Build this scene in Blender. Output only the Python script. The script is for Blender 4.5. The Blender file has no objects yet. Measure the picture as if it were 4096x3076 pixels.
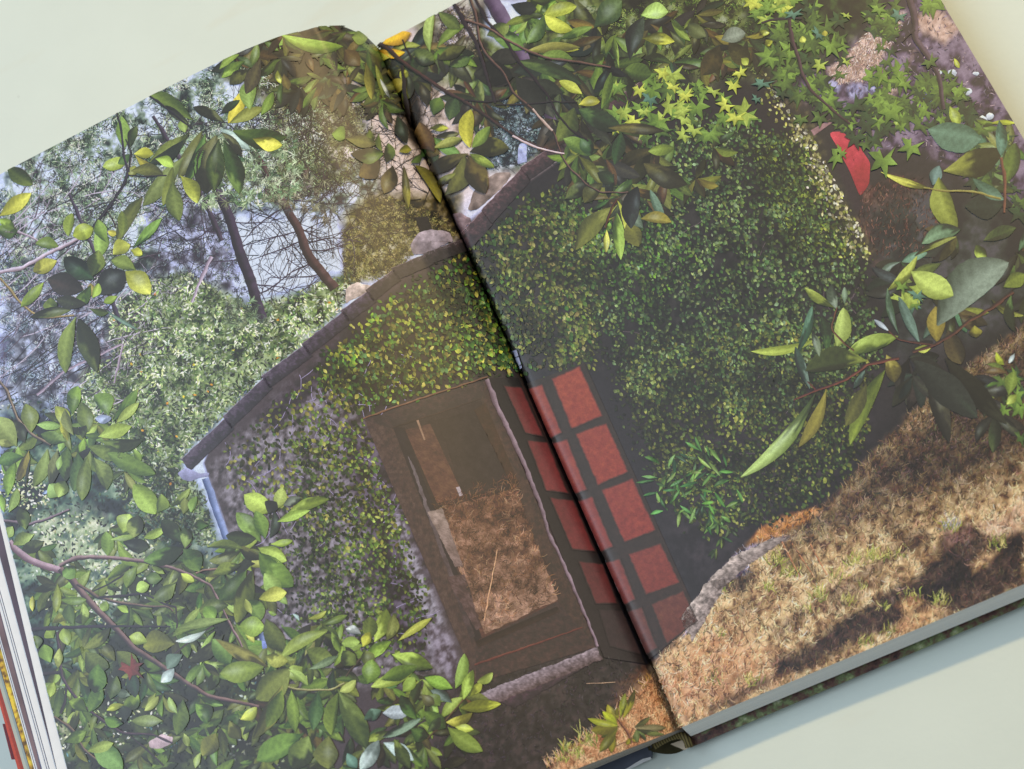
import bpy, math, random
import numpy as np
from mathutils import Matrix, Vector, Euler

# ------------------------------------------------------------------ camera, world, lights
scene = bpy.context.scene
COL = scene.collection
random.seed(7)
RNG = np.random.default_rng(11)

W4, H4, FPX = 4096.0, 3076.0, 5154.0
def _unit(v): return v / np.linalg.norm(v)
_v1 = _unit(np.array([-3659 - 2048.0, -12450 - 1538.0, FPX]))
_v2 = _unit(np.array([-22467 - 2048.0, 13440 - 1538.0, FPX]))
AX = -_v2
AY = _unit(_v1 - (_v1 @ AX) * AX)
AZ = np.cross(AX, AY)
ROT = np.stack([AX, AY, AZ])                       # camera (x right, y down, z forward) -> world
CAM = np.array([0.08341, -0.01882, 0.45254])       # metres; the book lies round the origin

cd = bpy.data.cameras.new("camera")
cam = bpy.data.objects.new("camera", cd)
COL.objects.link(cam)
m = Matrix.Identity(4)
for r in range(3):
    m[r][0], m[r][1], m[r][2], m[r][3] = ROT[r, 0], -ROT[r, 1], -ROT[r, 2], CAM[r]
cam.matrix_world = m
cd.sensor_width = 36.0
cd.lens = FPX / W4 * 36.0
cd.clip_start, cd.clip_end = 0.01, 50.0
cd.dof.use_dof = True
cd.dof.focus_distance = 0.485
cd.dof.aperture_fstop = 11.0
scene.camera = cam

w = bpy.data.worlds.new("World")
scene.world = w
w.use_nodes = True
bg = w.node_tree.nodes["Background"]
bg.inputs[0].default_value = (0.80, 0.92, 1.0, 1)
bg.inputs[1].default_value = 0.24

def area(name, loc, target, size, power, color, size_y=None):
    l = bpy.data.lights.new(name, 'AREA')
    l.shape = 'RECTANGLE'
    l.size, l.size_y = size, size_y or size
    l.energy, l.color = power, color
    o = bpy.data.objects.new(name, l)
    COL.objects.link(o)
    o.location = loc
    o.rotation_euler = (Vector(target) - Vector(loc)).to_track_quat('-Z', 'Y').to_euler()
    return o
# warm ceiling-high lamp beyond the top of the book, cool window to the left
area("warm_lamp", (0.92, 0.98, 1.28), (0.05, 0.10, 0), 0.06, 17.0, (1.0, 0.72, 0.36))
area("window_light", (-0.66, 0.40, 1.20), (-0.05, 0.12, 0), 0.9, 12.2, (0.76, 0.87, 1.0), 1.0)
area("room_light", (1.10, 0.36, 0.62), (0.0, 0.15, 0), 0.7, 2.4, (1.0, 0.88, 0.70), 0.7)

scene.view_settings.view_transform = 'Standard'
scene.view_settings.look = 'None'
scene.view_settings.exposure = 0.0
scene.view_settings.gamma = 1.0

# ------------------------------------------------------------------ helpers
def s2l(c):
    c = np.clip(np.asarray(c, float) / 255.0, 0, 1)
    return np.where(c <= 0.04045, c / 12.92, ((c + 0.055) / 1.055) ** 2.4)

def ray(px):
    p = np.atleast_2d(np.asarray(px, float))
    d = np.stack([(p[:, 0] - 2048) / FPX, (p[:, 1] - 1538) / FPX, np.ones(len(p))], 1)
    return d @ ROT.T
def at_z(px, z):
    """the point at height z seen at a photo pixel (4096 wide)"""
    d = ray(px)
    return CAM + d * ((z - CAM[2]) / d[:, 2])[:, None]
def to_px(P):
    q = (np.asarray(P, float) - CAM) @ ROT
    return np.stack([q[:, 0] / q[:, 2] * FPX + 2048, q[:, 1] / q[:, 2] * FPX + 1538], 1)

UL, UR, VT = -0.1983, 0.1945, 0.3
def u0(v): return np.interp(v, [0, .023, .137, .3], [.0008, .0006, -.0027, -.0067])
_wt = np.array([0, .0004, .0012, .0045, .0136, .0274, .05, .083, .153, .21])
_zt = np.array([-.014, .001, .0125, .022, .031, .0376, .0412, .0437, .0475, .0485])
_wd = np.linspace(0, .21, 4201)
_zd = np.interp(_wd, _wt, _zt)
for _k in range(2):
    _n = 13
    _pad = np.concatenate([_zd[0] - (_zd[_n:0:-1] - _zd[0]), _zd, np.full(_n, _zd[-1])])
    _zd = np.convolve(_pad, np.ones(2 * _n + 1) / (2 * _n + 1), 'valid')
_zh = _zd.copy()
for _k in range(3):                                   # no kinks in the long sweep of the page
    _n = 220
    _pad = np.concatenate([_zh[0] - (_zh[_n:0:-1] - _zh[0]), _zh, _zh[-1] + (_zh[-1] - _zh[-2:-_n - 2:-1])])
    _zh = np.convolve(_pad, np.ones(2 * _n + 1) / (2 * _n + 1), 'valid')
_kk = np.clip((_wd - .010) / .030, 0, 1); _kk = _kk * _kk * (3 - 2 * _kk)
_zd = _zd * (1 - _kk) + _zh * _kk
def zsurf(u, v):
    vv = np.clip(v, 0, VT)
    g = u0(vv)
    wl = np.maximum(g - u, 0)
    st = 1.0 + .0 * (1 - vv / VT)                 # the rise out of the gutter is softer towards the foot
    wl2 = wl / (1 + (st - 1) * np.exp(-wl / .05))
    zl = np.interp(wl2, _wd, _zd)
    ramp = -.012 + .0605 * (1 - np.exp(-wl / .075)) / (1 - math.exp(-.19 / .075)) + .004 * (1 - np.exp(-wl / .002))
    k = np.clip(vv / VT, 0, 1) ** 1.6
    zl = zl * k + np.minimum(ramp, .0478) * (1 - k)
    wr = np.maximum(u - g, 0)
    zr = -(.005 + .004 * vv / VT) * np.exp(-wr / .0008) - 0.0012 * np.exp(-((wr - .05) / .05) ** 2)
    return np.where(u < g, zl, zr)
def normal(u, v, side):
    e = 2e-4
    g = u0(v)
    if side == 'left':
        ua, ub = np.minimum(u - e, g - 1e-5), np.minimum(u + e, g - 1e-5)
    else:
        ua, ub = np.maximum(u - e, g + 1e-5), np.maximum(u + e, g + 1e-5)
    dzu = (zsurf(ub, v) - zsurf(ua, v)) / np.maximum(ub - ua, 1e-6)
    n = np.stack([-dzu, np.zeros_like(dzu), np.ones_like(dzu)], 1)
    return n / np.linalg.norm(n, axis=1)[:, None]
def hit(px):
    """(u, v) on the open pages seen at photo pixels"""
    d = ray(px)
    zs = np.linspace(.056, -.016, 145)
    t = (zs[0] - CAM[2]) / d[:, 2]
    U, V = CAM[0] + d[:, 0] * t, CAM[1] + d[:, 1] * t
    fp = zs[0] - zsurf(U, V)
    ru, rv, done = U.copy(), V.copy(), np.zeros(len(U), bool)
    for z in zs[1:]:
        t = (z - CAM[2]) / d[:, 2]
        U2, V2 = CAM[0] + d[:, 0] * t, CAM[1] + d[:, 1] * t
        f = z - zsurf(U2, V2)
        new = (f <= 0) & ~done
        a = fp / np.maximum(fp - f, 1e-9)
        ru = np.where(new, U + (U2 - U) * a, ru)
        rv = np.where(new, V + (V2 - V) * a, rv)
        done |= new
        U, V, fp = U2, V2, f
    ru = np.where(done, ru, U); rv = np.where(done, rv, V)
    return ru, rv

def mesh_obj(name, V, F, parent=None, mat=None, colors=None, smooth=False):
    me = bpy.data.meshes.new(name)
    V = np.asarray(V, np.float32)
    if isinstance(F, np.ndarray):
        nf, k = F.shape
        me.vertices.add(len(V)); me.vertices.foreach_set("co", V.ravel())
        me.loops.add(nf * k); me.loops.foreach_set("vertex_index", F.astype(np.int32).ravel())
        me.polygons.add(nf)
        me.polygons.foreach_set("loop_start", np.arange(0, nf * k, k, dtype=np.int32))
        me.update(calc_edges=True)
    else:
        me.from_pydata(V.tolist(), [], F); me.update()
    if colors is not None:
        a = me.color_attributes.new("ink", 'FLOAT_COLOR', 'POINT')
        c = np.ones((len(V), 4), np.float32); c[:, :3] = colors
        a.data.foreach_set("color", c.ravel())
    if smooth:
        me.polygons.foreach_set("use_smooth", np.ones(len(me.polygons), bool))
    if mat: me.materials.append(mat)
    o = bpy.data.objects.new(name, me)
    COL.objects.link(o)
    if parent: o.parent = parent
    return o

# ------------------------------------------------------------------ materials
HAZE, GAIN = np.array([.046, .045, .040]), np.array([1.19, 1.25, 1.68])     # the gloss of the coated paper lifts every tone by about this much
def albedo(c):                                      # printed tone (as it reads on the page) -> ink reflectance
    return np.clip(np.maximum(s2l(c) - HAZE, .40 * s2l(c)) * GAIN, 0.002, 0.93)  # raised floor lightens dark inks, putting page sheen into the colour

def mat_new(name, base, rough=0.5, spec=0.3):
    mt = bpy.data.materials.new(name); mt.use_nodes = True
    b = mt.node_tree.nodes["Principled BSDF"]
    b.inputs["Base Color"].default_value = (*base, 1)
    b.inputs["Roughness"].default_value = rough
    b.inputs["Specular IOR Level"].default_value = spec
    return mt, mt.node_tree, b
def noise_tint(nt, bsdf, src, scale, amount, bump=0, bscale=None, dist=0.0002, stretch=None):
    N, L = nt.nodes, nt.links
    tc = N.new("ShaderNodeTexCoord")
    co = tc.outputs["Object"]
    if stretch:
        mp = N.new("ShaderNodeMapping"); mp.inputs["Scale"].default_value = stretch
        L.new(co, mp.inputs[0]); co = mp.outputs[0]
    tx = N.new("ShaderNodeTexNoise"); tx.inputs["Scale"].default_value = scale; tx.inputs["Detail"].default_value = 4
    L.new(co, tx.inputs["Vector"])
    mr = N.new("ShaderNodeMapRange")
    mr.inputs["From Min"].default_value, mr.inputs["From Max"].default_value = 0.3, 0.7
    mr.inputs["To Min"].default_value, mr.inputs["To Max"].default_value = 1 - amount, 1 + amount
    L.new(tx.outputs["Fac"], mr.inputs["Value"])
    mx = N.new("ShaderNodeMix"); mx.data_type = 'RGBA'; mx.blend_type = 'MULTIPLY'; mx.inputs["Factor"].default_value = 1
    if isinstance(src, tuple): mx.inputs["A"].default_value = (*src, 1)
    else: L.new(src, mx.inputs["A"])
    L.new(mr.outputs[0], mx.inputs["B"])
    L.new(mx.outputs["Result"], bsdf.inputs["Base Color"])
    if bump:
        t2 = N.new("ShaderNodeTexNoise"); t2.inputs["Scale"].default_value = bscale or scale; t2.inputs["Detail"].default_value = 3
        L.new(co, t2.inputs["Vector"])
        bp = N.new("ShaderNodeBump"); bp.inputs["Strength"].default_value = bump; bp.inputs["Distance"].default_value = dist
        L.new(t2.outputs["Fac"], bp.inputs["Height"]); L.new(bp.outputs[0], bsdf.inputs["Normal"])
    return mx

ink_mat, nt, b = mat_new("printed_ink", (1, 1, 1), 0.47, 0.62)
at = nt.nodes.new("ShaderNodeVertexColor"); at.layer_name = "ink"
m1 = noise_tint(nt, b, at.outputs["Color"], 620, 0.13)
noise_tint(nt, b, m1.outputs["Result"], 2600, 0.17, 0.05, 900, 0.00003)

table_mat, nt, b = mat_new("painted_table", (0.72, 0.77, 0.68), 0.62, 0.25)
mx = noise_tint(nt, b, (0.665, 0.735, 0.68), 30, 0.018, 0.22, 420, 0.00035)
N, L = nt.nodes, nt.links                            # sparse dark specks and faint grime in the paint
tc = N.new("ShaderNodeTexCoord"); vo = N.new("ShaderNodeTexVoronoi"); vo.inputs["Scale"].default_value = 30
L.new(tc.outputs["Object"], vo.inputs["Vector"])
ra = N.new("ShaderNodeValToRGB")
ra.color_ramp.elements[0].position, ra.color_ramp.elements[0].color = 0.018, (0.22, 0.2, 0.17, 1)
ra.color_ramp.elements[1].position, ra.color_ramp.elements[1].color = 0.045, (1, 1, 1, 1)
L.new(vo.outputs["Distance"], ra.inputs[0])
rnd = N.new("ShaderNodeMath"); rnd.operation = 'GREATER_THAN'; rnd.inputs[1].default_value = 0.55
L.new(vo.outputs["Color"], rnd.inputs[0])
mx2 = N.new("ShaderNodeMix"); mx2.data_type = 'RGBA'; mx2.blend_type = 'MULTIPLY'
L.new(rnd.outputs[0], mx2.inputs["Factor"]); L.new(mx.outputs["Result"], mx2.inputs["A"]); L.new(ra.outputs[0], mx2.inputs["B"])
sm = N.new("ShaderNodeTexNoise"); sm.inputs["Scale"].default_value = 14; sm.inputs["Detail"].default_value = 5
mp = N.new("ShaderNodeMapping"); mp.inputs["Scale"].default_value = (1, 4, 1); mp.inputs["Rotation"].default_value = (0, 0, 0.6)
L.new(tc.outputs["Object"], mp.inputs[0]); L.new(mp.outputs[0], sm.inputs["Vector"])
mr = N.new("ShaderNodeMapRange"); mr.inputs["From Min"].default_value = 0.60; mr.inputs["From Max"].default_value = 0.80
mr.inputs["To Min"].default_value = 0.0; mr.inputs["To Max"].default_value = 0.35
L.new(sm.outputs["Fac"], mr.inputs["Value"])
mx3 = N.new("ShaderNodeMix"); mx3.data_type = 'RGBA'; mx3.inputs["B"].default_value = (0.62, 0.58, 0.44, 1)
L.new(mr.outputs[0], mx3.inputs["Factor"]); L.new(mx2.outputs["Result"], mx3.inputs["A"])
L.new(mx3.outputs["Result"], b.inputs["Base Color"])

paper_mat, nt, b = mat_new("white_paper", (0.8, 0.81, 0.83), 0.55, 0.25)
noise_tint(nt, b, (0.80, 0.81, 0.83), 300, 0.03)
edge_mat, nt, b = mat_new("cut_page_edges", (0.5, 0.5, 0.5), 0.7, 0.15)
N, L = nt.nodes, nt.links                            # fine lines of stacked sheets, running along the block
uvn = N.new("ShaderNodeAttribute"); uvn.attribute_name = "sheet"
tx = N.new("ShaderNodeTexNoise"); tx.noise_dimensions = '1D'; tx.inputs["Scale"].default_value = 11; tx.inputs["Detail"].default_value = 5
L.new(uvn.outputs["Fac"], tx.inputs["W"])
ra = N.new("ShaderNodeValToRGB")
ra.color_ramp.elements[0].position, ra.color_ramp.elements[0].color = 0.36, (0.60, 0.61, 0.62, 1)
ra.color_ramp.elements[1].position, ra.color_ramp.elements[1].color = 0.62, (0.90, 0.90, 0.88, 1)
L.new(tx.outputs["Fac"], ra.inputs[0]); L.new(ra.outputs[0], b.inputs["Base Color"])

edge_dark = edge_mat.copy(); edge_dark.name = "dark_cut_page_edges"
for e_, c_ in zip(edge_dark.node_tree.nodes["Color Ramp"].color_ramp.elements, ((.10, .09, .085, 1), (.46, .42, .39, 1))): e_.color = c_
def plain(name, c, rough=0.55, spec=0.25, amount=0.08, scale=400, bump=0.0):
    mt, nt, b = mat_new(name, tuple(s2l(c)), rough, spec)
    noise_tint(nt, b, tuple(s2l(c)), scale, amount, bump, scale, 0.0002)
    return mt
slate_mat = plain("slate_endpaper", (86, 92, 108), 0.5, 0.3, 0.25, 120)
red_mat = plain("red_cover_cloth", (190, 84, 70), 0.6, 0.25, 0.1, 900, 0.2)
darkred_mat = plain("dark_red_cloth", (120, 55, 62), 0.6, 0.25, 0.1, 900, 0.2)
cream_mat = plain("cream_board", (208, 190, 165), 0.6, 0.2, 0.04)
olive_mat = plain("olive_spine_cloth", (66, 60, 38), 0.7, 0.2, 0.15, 700, 0.2)

# ------------------------------------------------------------------ table
TZ = -0.0196
def tabletop():
    s = 3.0
    o = mesh_obj("tabletop", [(-s, -s, TZ), (s, -s, TZ), (s, s, TZ), (-s, s, TZ), (-s, -s, TZ - .03), (s, -s, TZ - .03), (s, s, TZ - .03), (-s, s, TZ - .03)],
                 [(0, 1, 2, 3), (7, 6, 5, 4), (0, 4, 5, 1), (1, 5, 6, 2), (2, 6, 7, 3), (3, 7, 4, 0)], None, table_mat)
    o["kind"] = "structure"; o["label"] = "pale green white painted table top under the open book"
tabletop()

# ------------------------------------------------------------------ the book
book = bpy.data.objects.new("open_book", None)
COL.objects.link(book)
book.location = (0, 0.15, TZ)
book["label"] = "open picture book with a two page garden photograph of an ivy covered cottage"
book["category"] = "book"
bpy.context.view_layer.update()
OFF = np.array([0, 0.15, TZ])
def bpart(name, V, F, mat, parent=None, **k):       # parts carry world positions, minus the book's own origin
    V = np.asarray(V, float) - OFF
    return mesh_obj(name, V, F, parent or book, mat, **k)

# ---------- painted tones of the printed photograph: flat print, with some page light and gutter shade mixed in.
# Drawing units: 2212 across the printed view ("O"); tiles A..I are nine sheets of the drawing at 3x.
K = 4096 / 2212.0
TS = 1366 / 2212 / K
TO = {c: ((i % 3) * 1365.3 / K, (i // 3) * 1025.2 / K) for i, c in enumerate("ABCDEFGHI")}
def T(t, *p):
    a = np.asarray(p, float).reshape(-1, 2) * TS
    return a + np.array(TO[t])
def T1(t, x, y): return (x * TS + TO[t][0], y * TS + TO[t][1])
def T5(*p):                                          # the foot of the gutter, at 5x
    return (np.asarray(p, float).reshape(-1, 2) * (800 / 2212) + np.array([2200, 2600])) / K

_tab = RNG.random((8, 128, 128))
def vn(x, y, s, k=0):
    x = np.asarray(x) / s + 17.3 * k; y = np.asarray(y) / s + 9.1 * k
    xi, yi = np.floor(x).astype(int), np.floor(y).astype(int)
    fx, fy = x - xi, y - yi
    fx, fy = fx * fx * (3 - 2 * fx), fy * fy * (3 - 2 * fy)
    t = _tab[k % 8]
    g = lambda a, c: t[a % 128, c % 128]
    return (g(xi, yi) * (1 - fx) + g(xi + 1, yi) * fx) * (1 - fy) + (g(xi, yi + 1) * (1 - fx) + g(xi + 1, yi + 1) * fx) * fy
def fbm(x, y, s, k=0, n=4):
    a, tot, r = 0.0, 0.0, 1.0
    for i in range(n):
        a = a + r * vn(x, y, s / 2 ** i, k + i); tot += r; r *= .6
    return a / tot
def sdist(poly, x, y):
    d = np.full(x.shape, 1e9); ins = np.zeros(x.shape, bool)
    n = len(poly)
    for i in range(n):
        ax, ay = poly[i]; bx, by = poly[(i + 1) % n]
        ex, ey = bx - ax, by - ay
        t = np.clip(((x - ax) * ex + (y - ay) * ey) / (ex * ex + ey * ey + 1e-9), 0, 1)
        d = np.minimum(d, (x - ax - t * ex) ** 2 + (y - ay - t * ey) ** 2)
        c = (ay > y) != (by > y)
        ins ^= c & (x < ex * (y - ay) / (by - ay + 1e-12) + ax)
    return np.where(ins, -1, 1) * np.sqrt(d)
class Paint:
    def __init__(s, x, y): s.x, s.y = x, y; s.c = np.zeros((len(x), 3))
    def lay(s, poly, col, blur=6, alpha=1.0, wob=0, wobs=20, tex=0, texs=8, k=0):
        poly = np.asarray(poly, float)
        lo, hi = poly.min(0) - blur - wob, poly.max(0) + blur + wob
        m = np.where((s.x > lo[0]) & (s.x < hi[0]) & (s.y > lo[1]) & (s.y < hi[1]))[0]
        if not len(m): return
        x, y = s.x[m], s.y[m]
        d = sdist(poly, x, y)
        if wob: d = d + wob * 2 * (fbm(x, y, wobs, k) - .5)
        a = np.clip(.5 - d / (2 * blur), 0, 1); a = a * a * (3 - 2 * a) * alpha
        c = np.array(col, float)[None, :] * np.ones((len(m), 1))
        if tex: c = c * (1 + tex * 2 * (fbm(x, y, texs, k + 3) - .5))[:, None]
        s.c[m] = s.c[m] * (1 - a[:, None]) + c * a[:, None]
    def mottle(s, poly, cols, scale, blur=6, k=0, lo=.35, hi=.65, alpha=1.0):
        """several tones mixed by noise inside a shape"""
        poly = np.asarray(poly, float)
        l, h = poly.min(0) - blur, poly.max(0) + blur
        m = np.where((s.x > l[0]) & (s.x < h[0]) & (s.y > l[1]) & (s.y < h[1]))[0]
        if not len(m): return
        x, y = s.x[m], s.y[m]
        d = sdist(poly, x, y) + blur * 1.5 * (fbm(x, y, scale * 1.5, k + 5) - .5)
        a = np.clip(.5 - d / (2 * blur), 0, 1) * alpha
        n = np.clip((fbm(x, y, scale, k) - lo) / (hi - lo), 0, 1) * (len(cols) - 1)
        i = np.minimum(n.astype(int), len(cols) - 2); f = (n - i)[:, None]
        cc = np.array(cols, float)
        c = cc[i] * (1 - f) + cc[i + 1] * f
        s.c[m] = s.c[m] * (1 - a[:, None]) + c * a[:, None]
    def gain(s, poly, g, blur=30, wob=0, wobs=30, k=0):
        poly = np.asarray(poly, float)
        m = np.where((s.x > poly[:, 0].min() - blur) & (s.x < poly[:, 0].max() + blur) & (s.y > poly[:, 1].min() - blur) & (s.y < poly[:, 1].max() + blur))[0]
        if not len(m): return
        x, y = s.x[m], s.y[m]
        d = sdist(poly, x, y)
        if wob: d = d + wob * 2 * (fbm(x, y, wobs, k) - .5)
        a = np.clip(.5 - d / (2 * blur), 0, 1)[:, None]
        s.c[m] *= 1 - a + a * np.array(g, float)

BIG = [(-400, -400), (2600, -400), (2600, 2100), (-400, 2100)]
WALL_L = [(1000, 520), (1135, 800), (1450, 1600), (700, 1680), (560, 1330), (500, 1170), (440, 1000), (470, 930), (562, 846), (650, 772), (735, 694), (840, 606), (918, 566)]
WALL_R = [(985, 520), (1045, 480), (1130, 400), (1210, 345), (1300, 270), (1400, 190), (1560, 120), (1650, 150), (1700, 230), (1760, 300), (1800, 380), (1850, 470), (1905, 600), (1925, 760), (1860, 1000), (1790, 1090), (1640, 1160), (1590, 1200), (1520, 1285), (1475, 1330), (1480, 1380), (1410, 1440), (1340, 1350), (1140, 830)]
HILL = [(1405, 1440), (1440, 1405), (1475, 1365), (1530, 1290), (1600, 1190), (1650, 1150), (1790, 1085), (1880, 985), (1960, 900), (2080, 800), (2300, 640), (2400, 1300), (1460, 1700)]
BUSH = [(235, 690), (262, 640), (330, 605), (400, 585), (470, 625), (540, 655), (620, 640), (700, 605), (760, 590), (742, 665), (655, 745), (567, 815), (485, 900), (395, 985), (395, 1010), (440, 1060), (470, 1180), (330, 1170), (250, 1060), (215, 960), (150, 900), (185, 800), (240, 770)]
GLASS = np.concatenate([T('E', 335, 1110), T('E', 960, 960), T('H', 1395, 560), T('H', 900, 830)])
def paint(x, y):
    p = Paint(x, y)
    p.lay(BIG, (196, 205, 236), 5)
    p.lay([(1010, 480), (1210, 330), (1420, 130), (1420, -300), (2600, -300), (2600, 2000), (1460, 1700)], (66, 60, 56), 8)
    # parts of the picture that run on past the frame
    p.mottle([(60, 1640), (1500, 1600), (1500, 2100), (-300, 2100)], [(46, 45, 38), (66, 72, 48), (100, 108, 64), (140, 150, 92)], 30, 30, 7)
    p.mottle([(900, 0), (2400, 0), (2400, -400), (900, -400)], [(48, 46, 34), (74, 76, 44), (110, 118, 70), (180, 186, 190)], 34, 30, 5)
    p.mottle([(2200, 300), (2700, 300), (2700, 1200), (2200, 1200)], [(60, 52, 48), (96, 84, 74), (130, 112, 96)], 30, 20, 2)
    # sky: warm light on the page hump painted in as cream, cooler left
    p.lay([(660, 0), (1300, -50), (1300, 330), (1000, 460), (900, 480), (790, 420), (700, 330)], (222, 206, 188), 50, .95)
    # pine crowns
    p.mottle([(0, 340), (480, 120), (760, 190), (830, 420), (700, 470), (520, 460), (420, 560), (250, 640), (0, 700)],
             [(64, 70, 64), (92, 102, 88), (130, 144, 118), (168, 178, 162), (200, 208, 236)], 24, 25, 1, .28, .62)
    p.mottle([(0, 560), (240, 600), (260, 770), (160, 880), (0, 900)], [(74, 70, 78), (104, 104, 104), (150, 154, 158), (204, 210, 232)], 20, 25, 2, .3, .72)
    p.mottle([(560, 200), (770, 200), (800, 330), (690, 420), (600, 420)], [(58, 54, 50), (95, 98, 76), (150, 150, 120), (214, 204, 190)], 26, 20, 3, .3, .75)
    p.mottle([(330, 450), (470, 430), (520, 640), (330, 620)], [(74, 68, 74), (110, 108, 110), (170, 174, 186), (202, 209, 234)], 20, 20, 2, .3, .72)
    p.mottle([(740, 470), (800, 420), (930, 470), (985, 520), (900, 540), (850, 590), (745, 620)], [(64, 60, 36), (104, 100, 60), (140, 135, 88), (176, 172, 140)], 16, 12, 4, .3, .7)
    p.mottle([(800, 420), (990, 420), (1000, 520), (930, 520)], [(56, 52, 34), (92, 84, 52), (150, 140, 110)], 16, 12, 4, .3, .7)
    p.mottle(np.concatenate([T('A', 1480, 310, 1800, 170, 2212, 130), T('B', 0, 130, 110, 160, 220, 300, 270, 480, 300, 620, 220, 640, 120, 560, 60, 440), T('A', 2212, 600, 2000, 640, 1720, 620, 1560, 520, 1440, 470)]), [(46, 42, 30), (66, 62, 38), (88, 84, 50), (150, 134, 106)], 22, 16, 2, .3, .85)
    # shrubs
    p.mottle(BUSH, [(52, 60, 52), (84, 98, 68), (120, 136, 90), (160, 174, 122)], 20, 14, 5, .3, .68)
    p.mottle([(0, 880), (160, 880), (330, 1000), (460, 1180), (600, 1400), (700, 1700), (0, 1700)], [(44, 50, 54), (64, 78, 72), (104, 124, 100), (150, 166, 130)], 30, 30, 6, .34, .74)
    p.mottle([(60, 1120), (190, 1100), (330, 1180), (330, 1300), (130, 1330)], [(90, 104, 90), (150, 164, 120), (212, 212, 170)], 16, 25, 6, .3, .7)
    p.mottle([(90, 1490), (330, 1480), (360, 1600), (120, 1640)], [(60, 66, 56), (150, 160, 110), (214, 208, 160)], 16, 25, 7, .4, .75)
    p.mottle([(330, 1200), (560, 1230), (660, 1330), (720, 1470), (700, 1700), (120, 1700), (200, 1500)], [(46, 45, 38), (62, 66, 46), (90, 96, 60)], 30, 40, 7, .3, .7)
    # left part of the cottage wall
    p.lay(WALL_L, (88, 81, 78), 3)
    p.mottle([(458, 1010), (600, 860), (740, 740), (800, 800), (790, 910), (900, 1200), (1000, 1470), (640, 1480), (560, 1330)], [(72, 66, 62), (112, 106, 102), (154, 147, 146)], 10, 18, 1, .3, .72)
    p.mottle([(770, 700), (1000, 560), (1140, 810), (1050, 815), (785, 900), (720, 810)], [(38, 34, 32), (56, 50, 44), (74, 66, 56)], 28, 30, 2)
    p.mottle([(740, 930), (840, 930), (930, 1200), (960, 1420), (840, 1400), (790, 1200)], [(50, 44, 44), (80, 72, 76), (108, 100, 106)], 18, 30, 3)
    p.lay([(560, 900), (750, 720), (960, 570), (1000, 600), (800, 740), (600, 920)], (60, 52, 54), 26, .75)
    p.mottle(np.concatenate([T('H', 280, -30, 390, 0, 520, 330, 640, 640, 740, 950, 560, 900, 500, 600, 400, 330)]), [(90, 85, 84), (138, 133, 134), (168, 163, 164)], 10, 8, 4)
    p.mottle(T('H', 540, 700, 690, 760, 760, 940, 900, 1100, 700, 1080, 600, 960), [(86, 78, 78), (120, 112, 114), (150, 142, 146)], 12, 10, 4)
    # ground before the door
    p.mottle([(985, 1480), (1290, 1400), (1400, 1440), (1470, 1600), (1200, 1680), (900, 1700), (960, 1560)], [(50, 44, 41), (66, 59, 55), (84, 76, 71)], 12, 12, 5)
    p.mottle(np.concatenate([T('H', 1330, 1700, 1400, 1610, 1540, 1500, 1680, 1400, 1790, 1310, 1900, 1200, 2010, 1080, 2180, 1400, 1900, 1700)]), [(150, 106, 74), (206, 158, 114), (226, 190, 140)], 12, 10, 6, .25, .7)
    # dark space round the shutters
    p.mottle([(1135, 800), (1270, 770), (1400, 920), (1480, 1100), (1580, 1200), (1520, 1290), (1470, 1340), (1480, 1390), (1410, 1440), (1330, 1330)], [(68, 59, 56), (86, 75, 71)], 18, 24, 1)
    # right page: wall in ivy
    p.lay(WALL_R, (58, 52, 51), 6)
    p.mottle([(1000, 540), (1130, 430), (1240, 400), (1330, 640), (1290, 800), (1150, 810)], [(46, 44, 40), (62, 58, 52), (78, 72, 62)], 16, 30, 2)
    p.mottle([(1380, 900), (1700, 900), (1900, 760), (1860, 1000), (1640, 1160), (1500, 1300), (1440, 1150)], [(54, 47, 46), (66, 58, 58), (80, 71, 70)], 18, 40, 3)
    p.mottle([(1230, 420), (1600, 340), (1850, 560), (1900, 780), (1560, 860), (1380, 760)], [(42, 40, 38), (56, 53, 49), (68, 64, 58)], 18, 40, 4)
    # upper right: shaded tree, straw slope, rocks
    p.mottle([(900, 40), (1300, -60), (1900, -60), (1900, 100), (1640, 170), (1420, 180), (1250, 300), (1120, 360), (1000, 330)], [(48, 46, 34), (74, 76, 44), (110, 118, 70), (150, 156, 120)], 30, 30, 5, .32, .78)
    p.mottle(T('B', 880, 560, 1330, 600, 1400, 880, 1160, 1080, 900, 1120, 850, 900), [(46, 48, 52), (70, 78, 76), (120, 134, 128), (196, 204, 212)], 16, 16, 6, .34, .74)
    p.mottle(T('B', 580, 560, 760, 560, 1000, 900, 780, 1210, 640, 1180, 560, 1050), [(140, 124, 104), (208, 190, 168), (220, 204, 186)], 30, 18, 6)  # cream sky beside the gutter, the same warm light in its tone
    p.mottle(T('B', 200, 330, 300, 300, 430, 420, 520, 640, 520, 860, 500, 960, 440, 880, 380, 720, 300, 560), [(30, 26, 20), (44, 38, 26), (70, 62, 36)], 20, 10, 3)  # shadow of the deep gutter painted as a black-brown strip
    p.mottle(T('B', 960, -20, 1330, -20, 1330, 170, 1080, 330, 930, 240), [(196, 200, 212), (214, 218, 232)], 30, 10, 6)
    p.mottle(T('B', 620, 60, 830, 60, 880, 260, 760, 330, 640, 300), [(90, 84, 74), (190, 176, 162), (208, 196, 190)], 16, 16, 6)
    p.mottle([(1900, -60), (2060, -60), (2300, 380), (2212, 470), (2010, 330), (1870, 330), (1790, 250), (1700, 200), (1640, 60)], [(70, 62, 66), (104, 92, 100), (136, 122, 128)], 24, 20, 7)
    p.mottle([(1640, -60), (1930, -60), (1900, 40), (1780, 130), (1700, 180), (1600, 100)], [(40, 40, 36), (52, 60, 40), (80, 92, 52)], 26, 20, 7)
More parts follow.
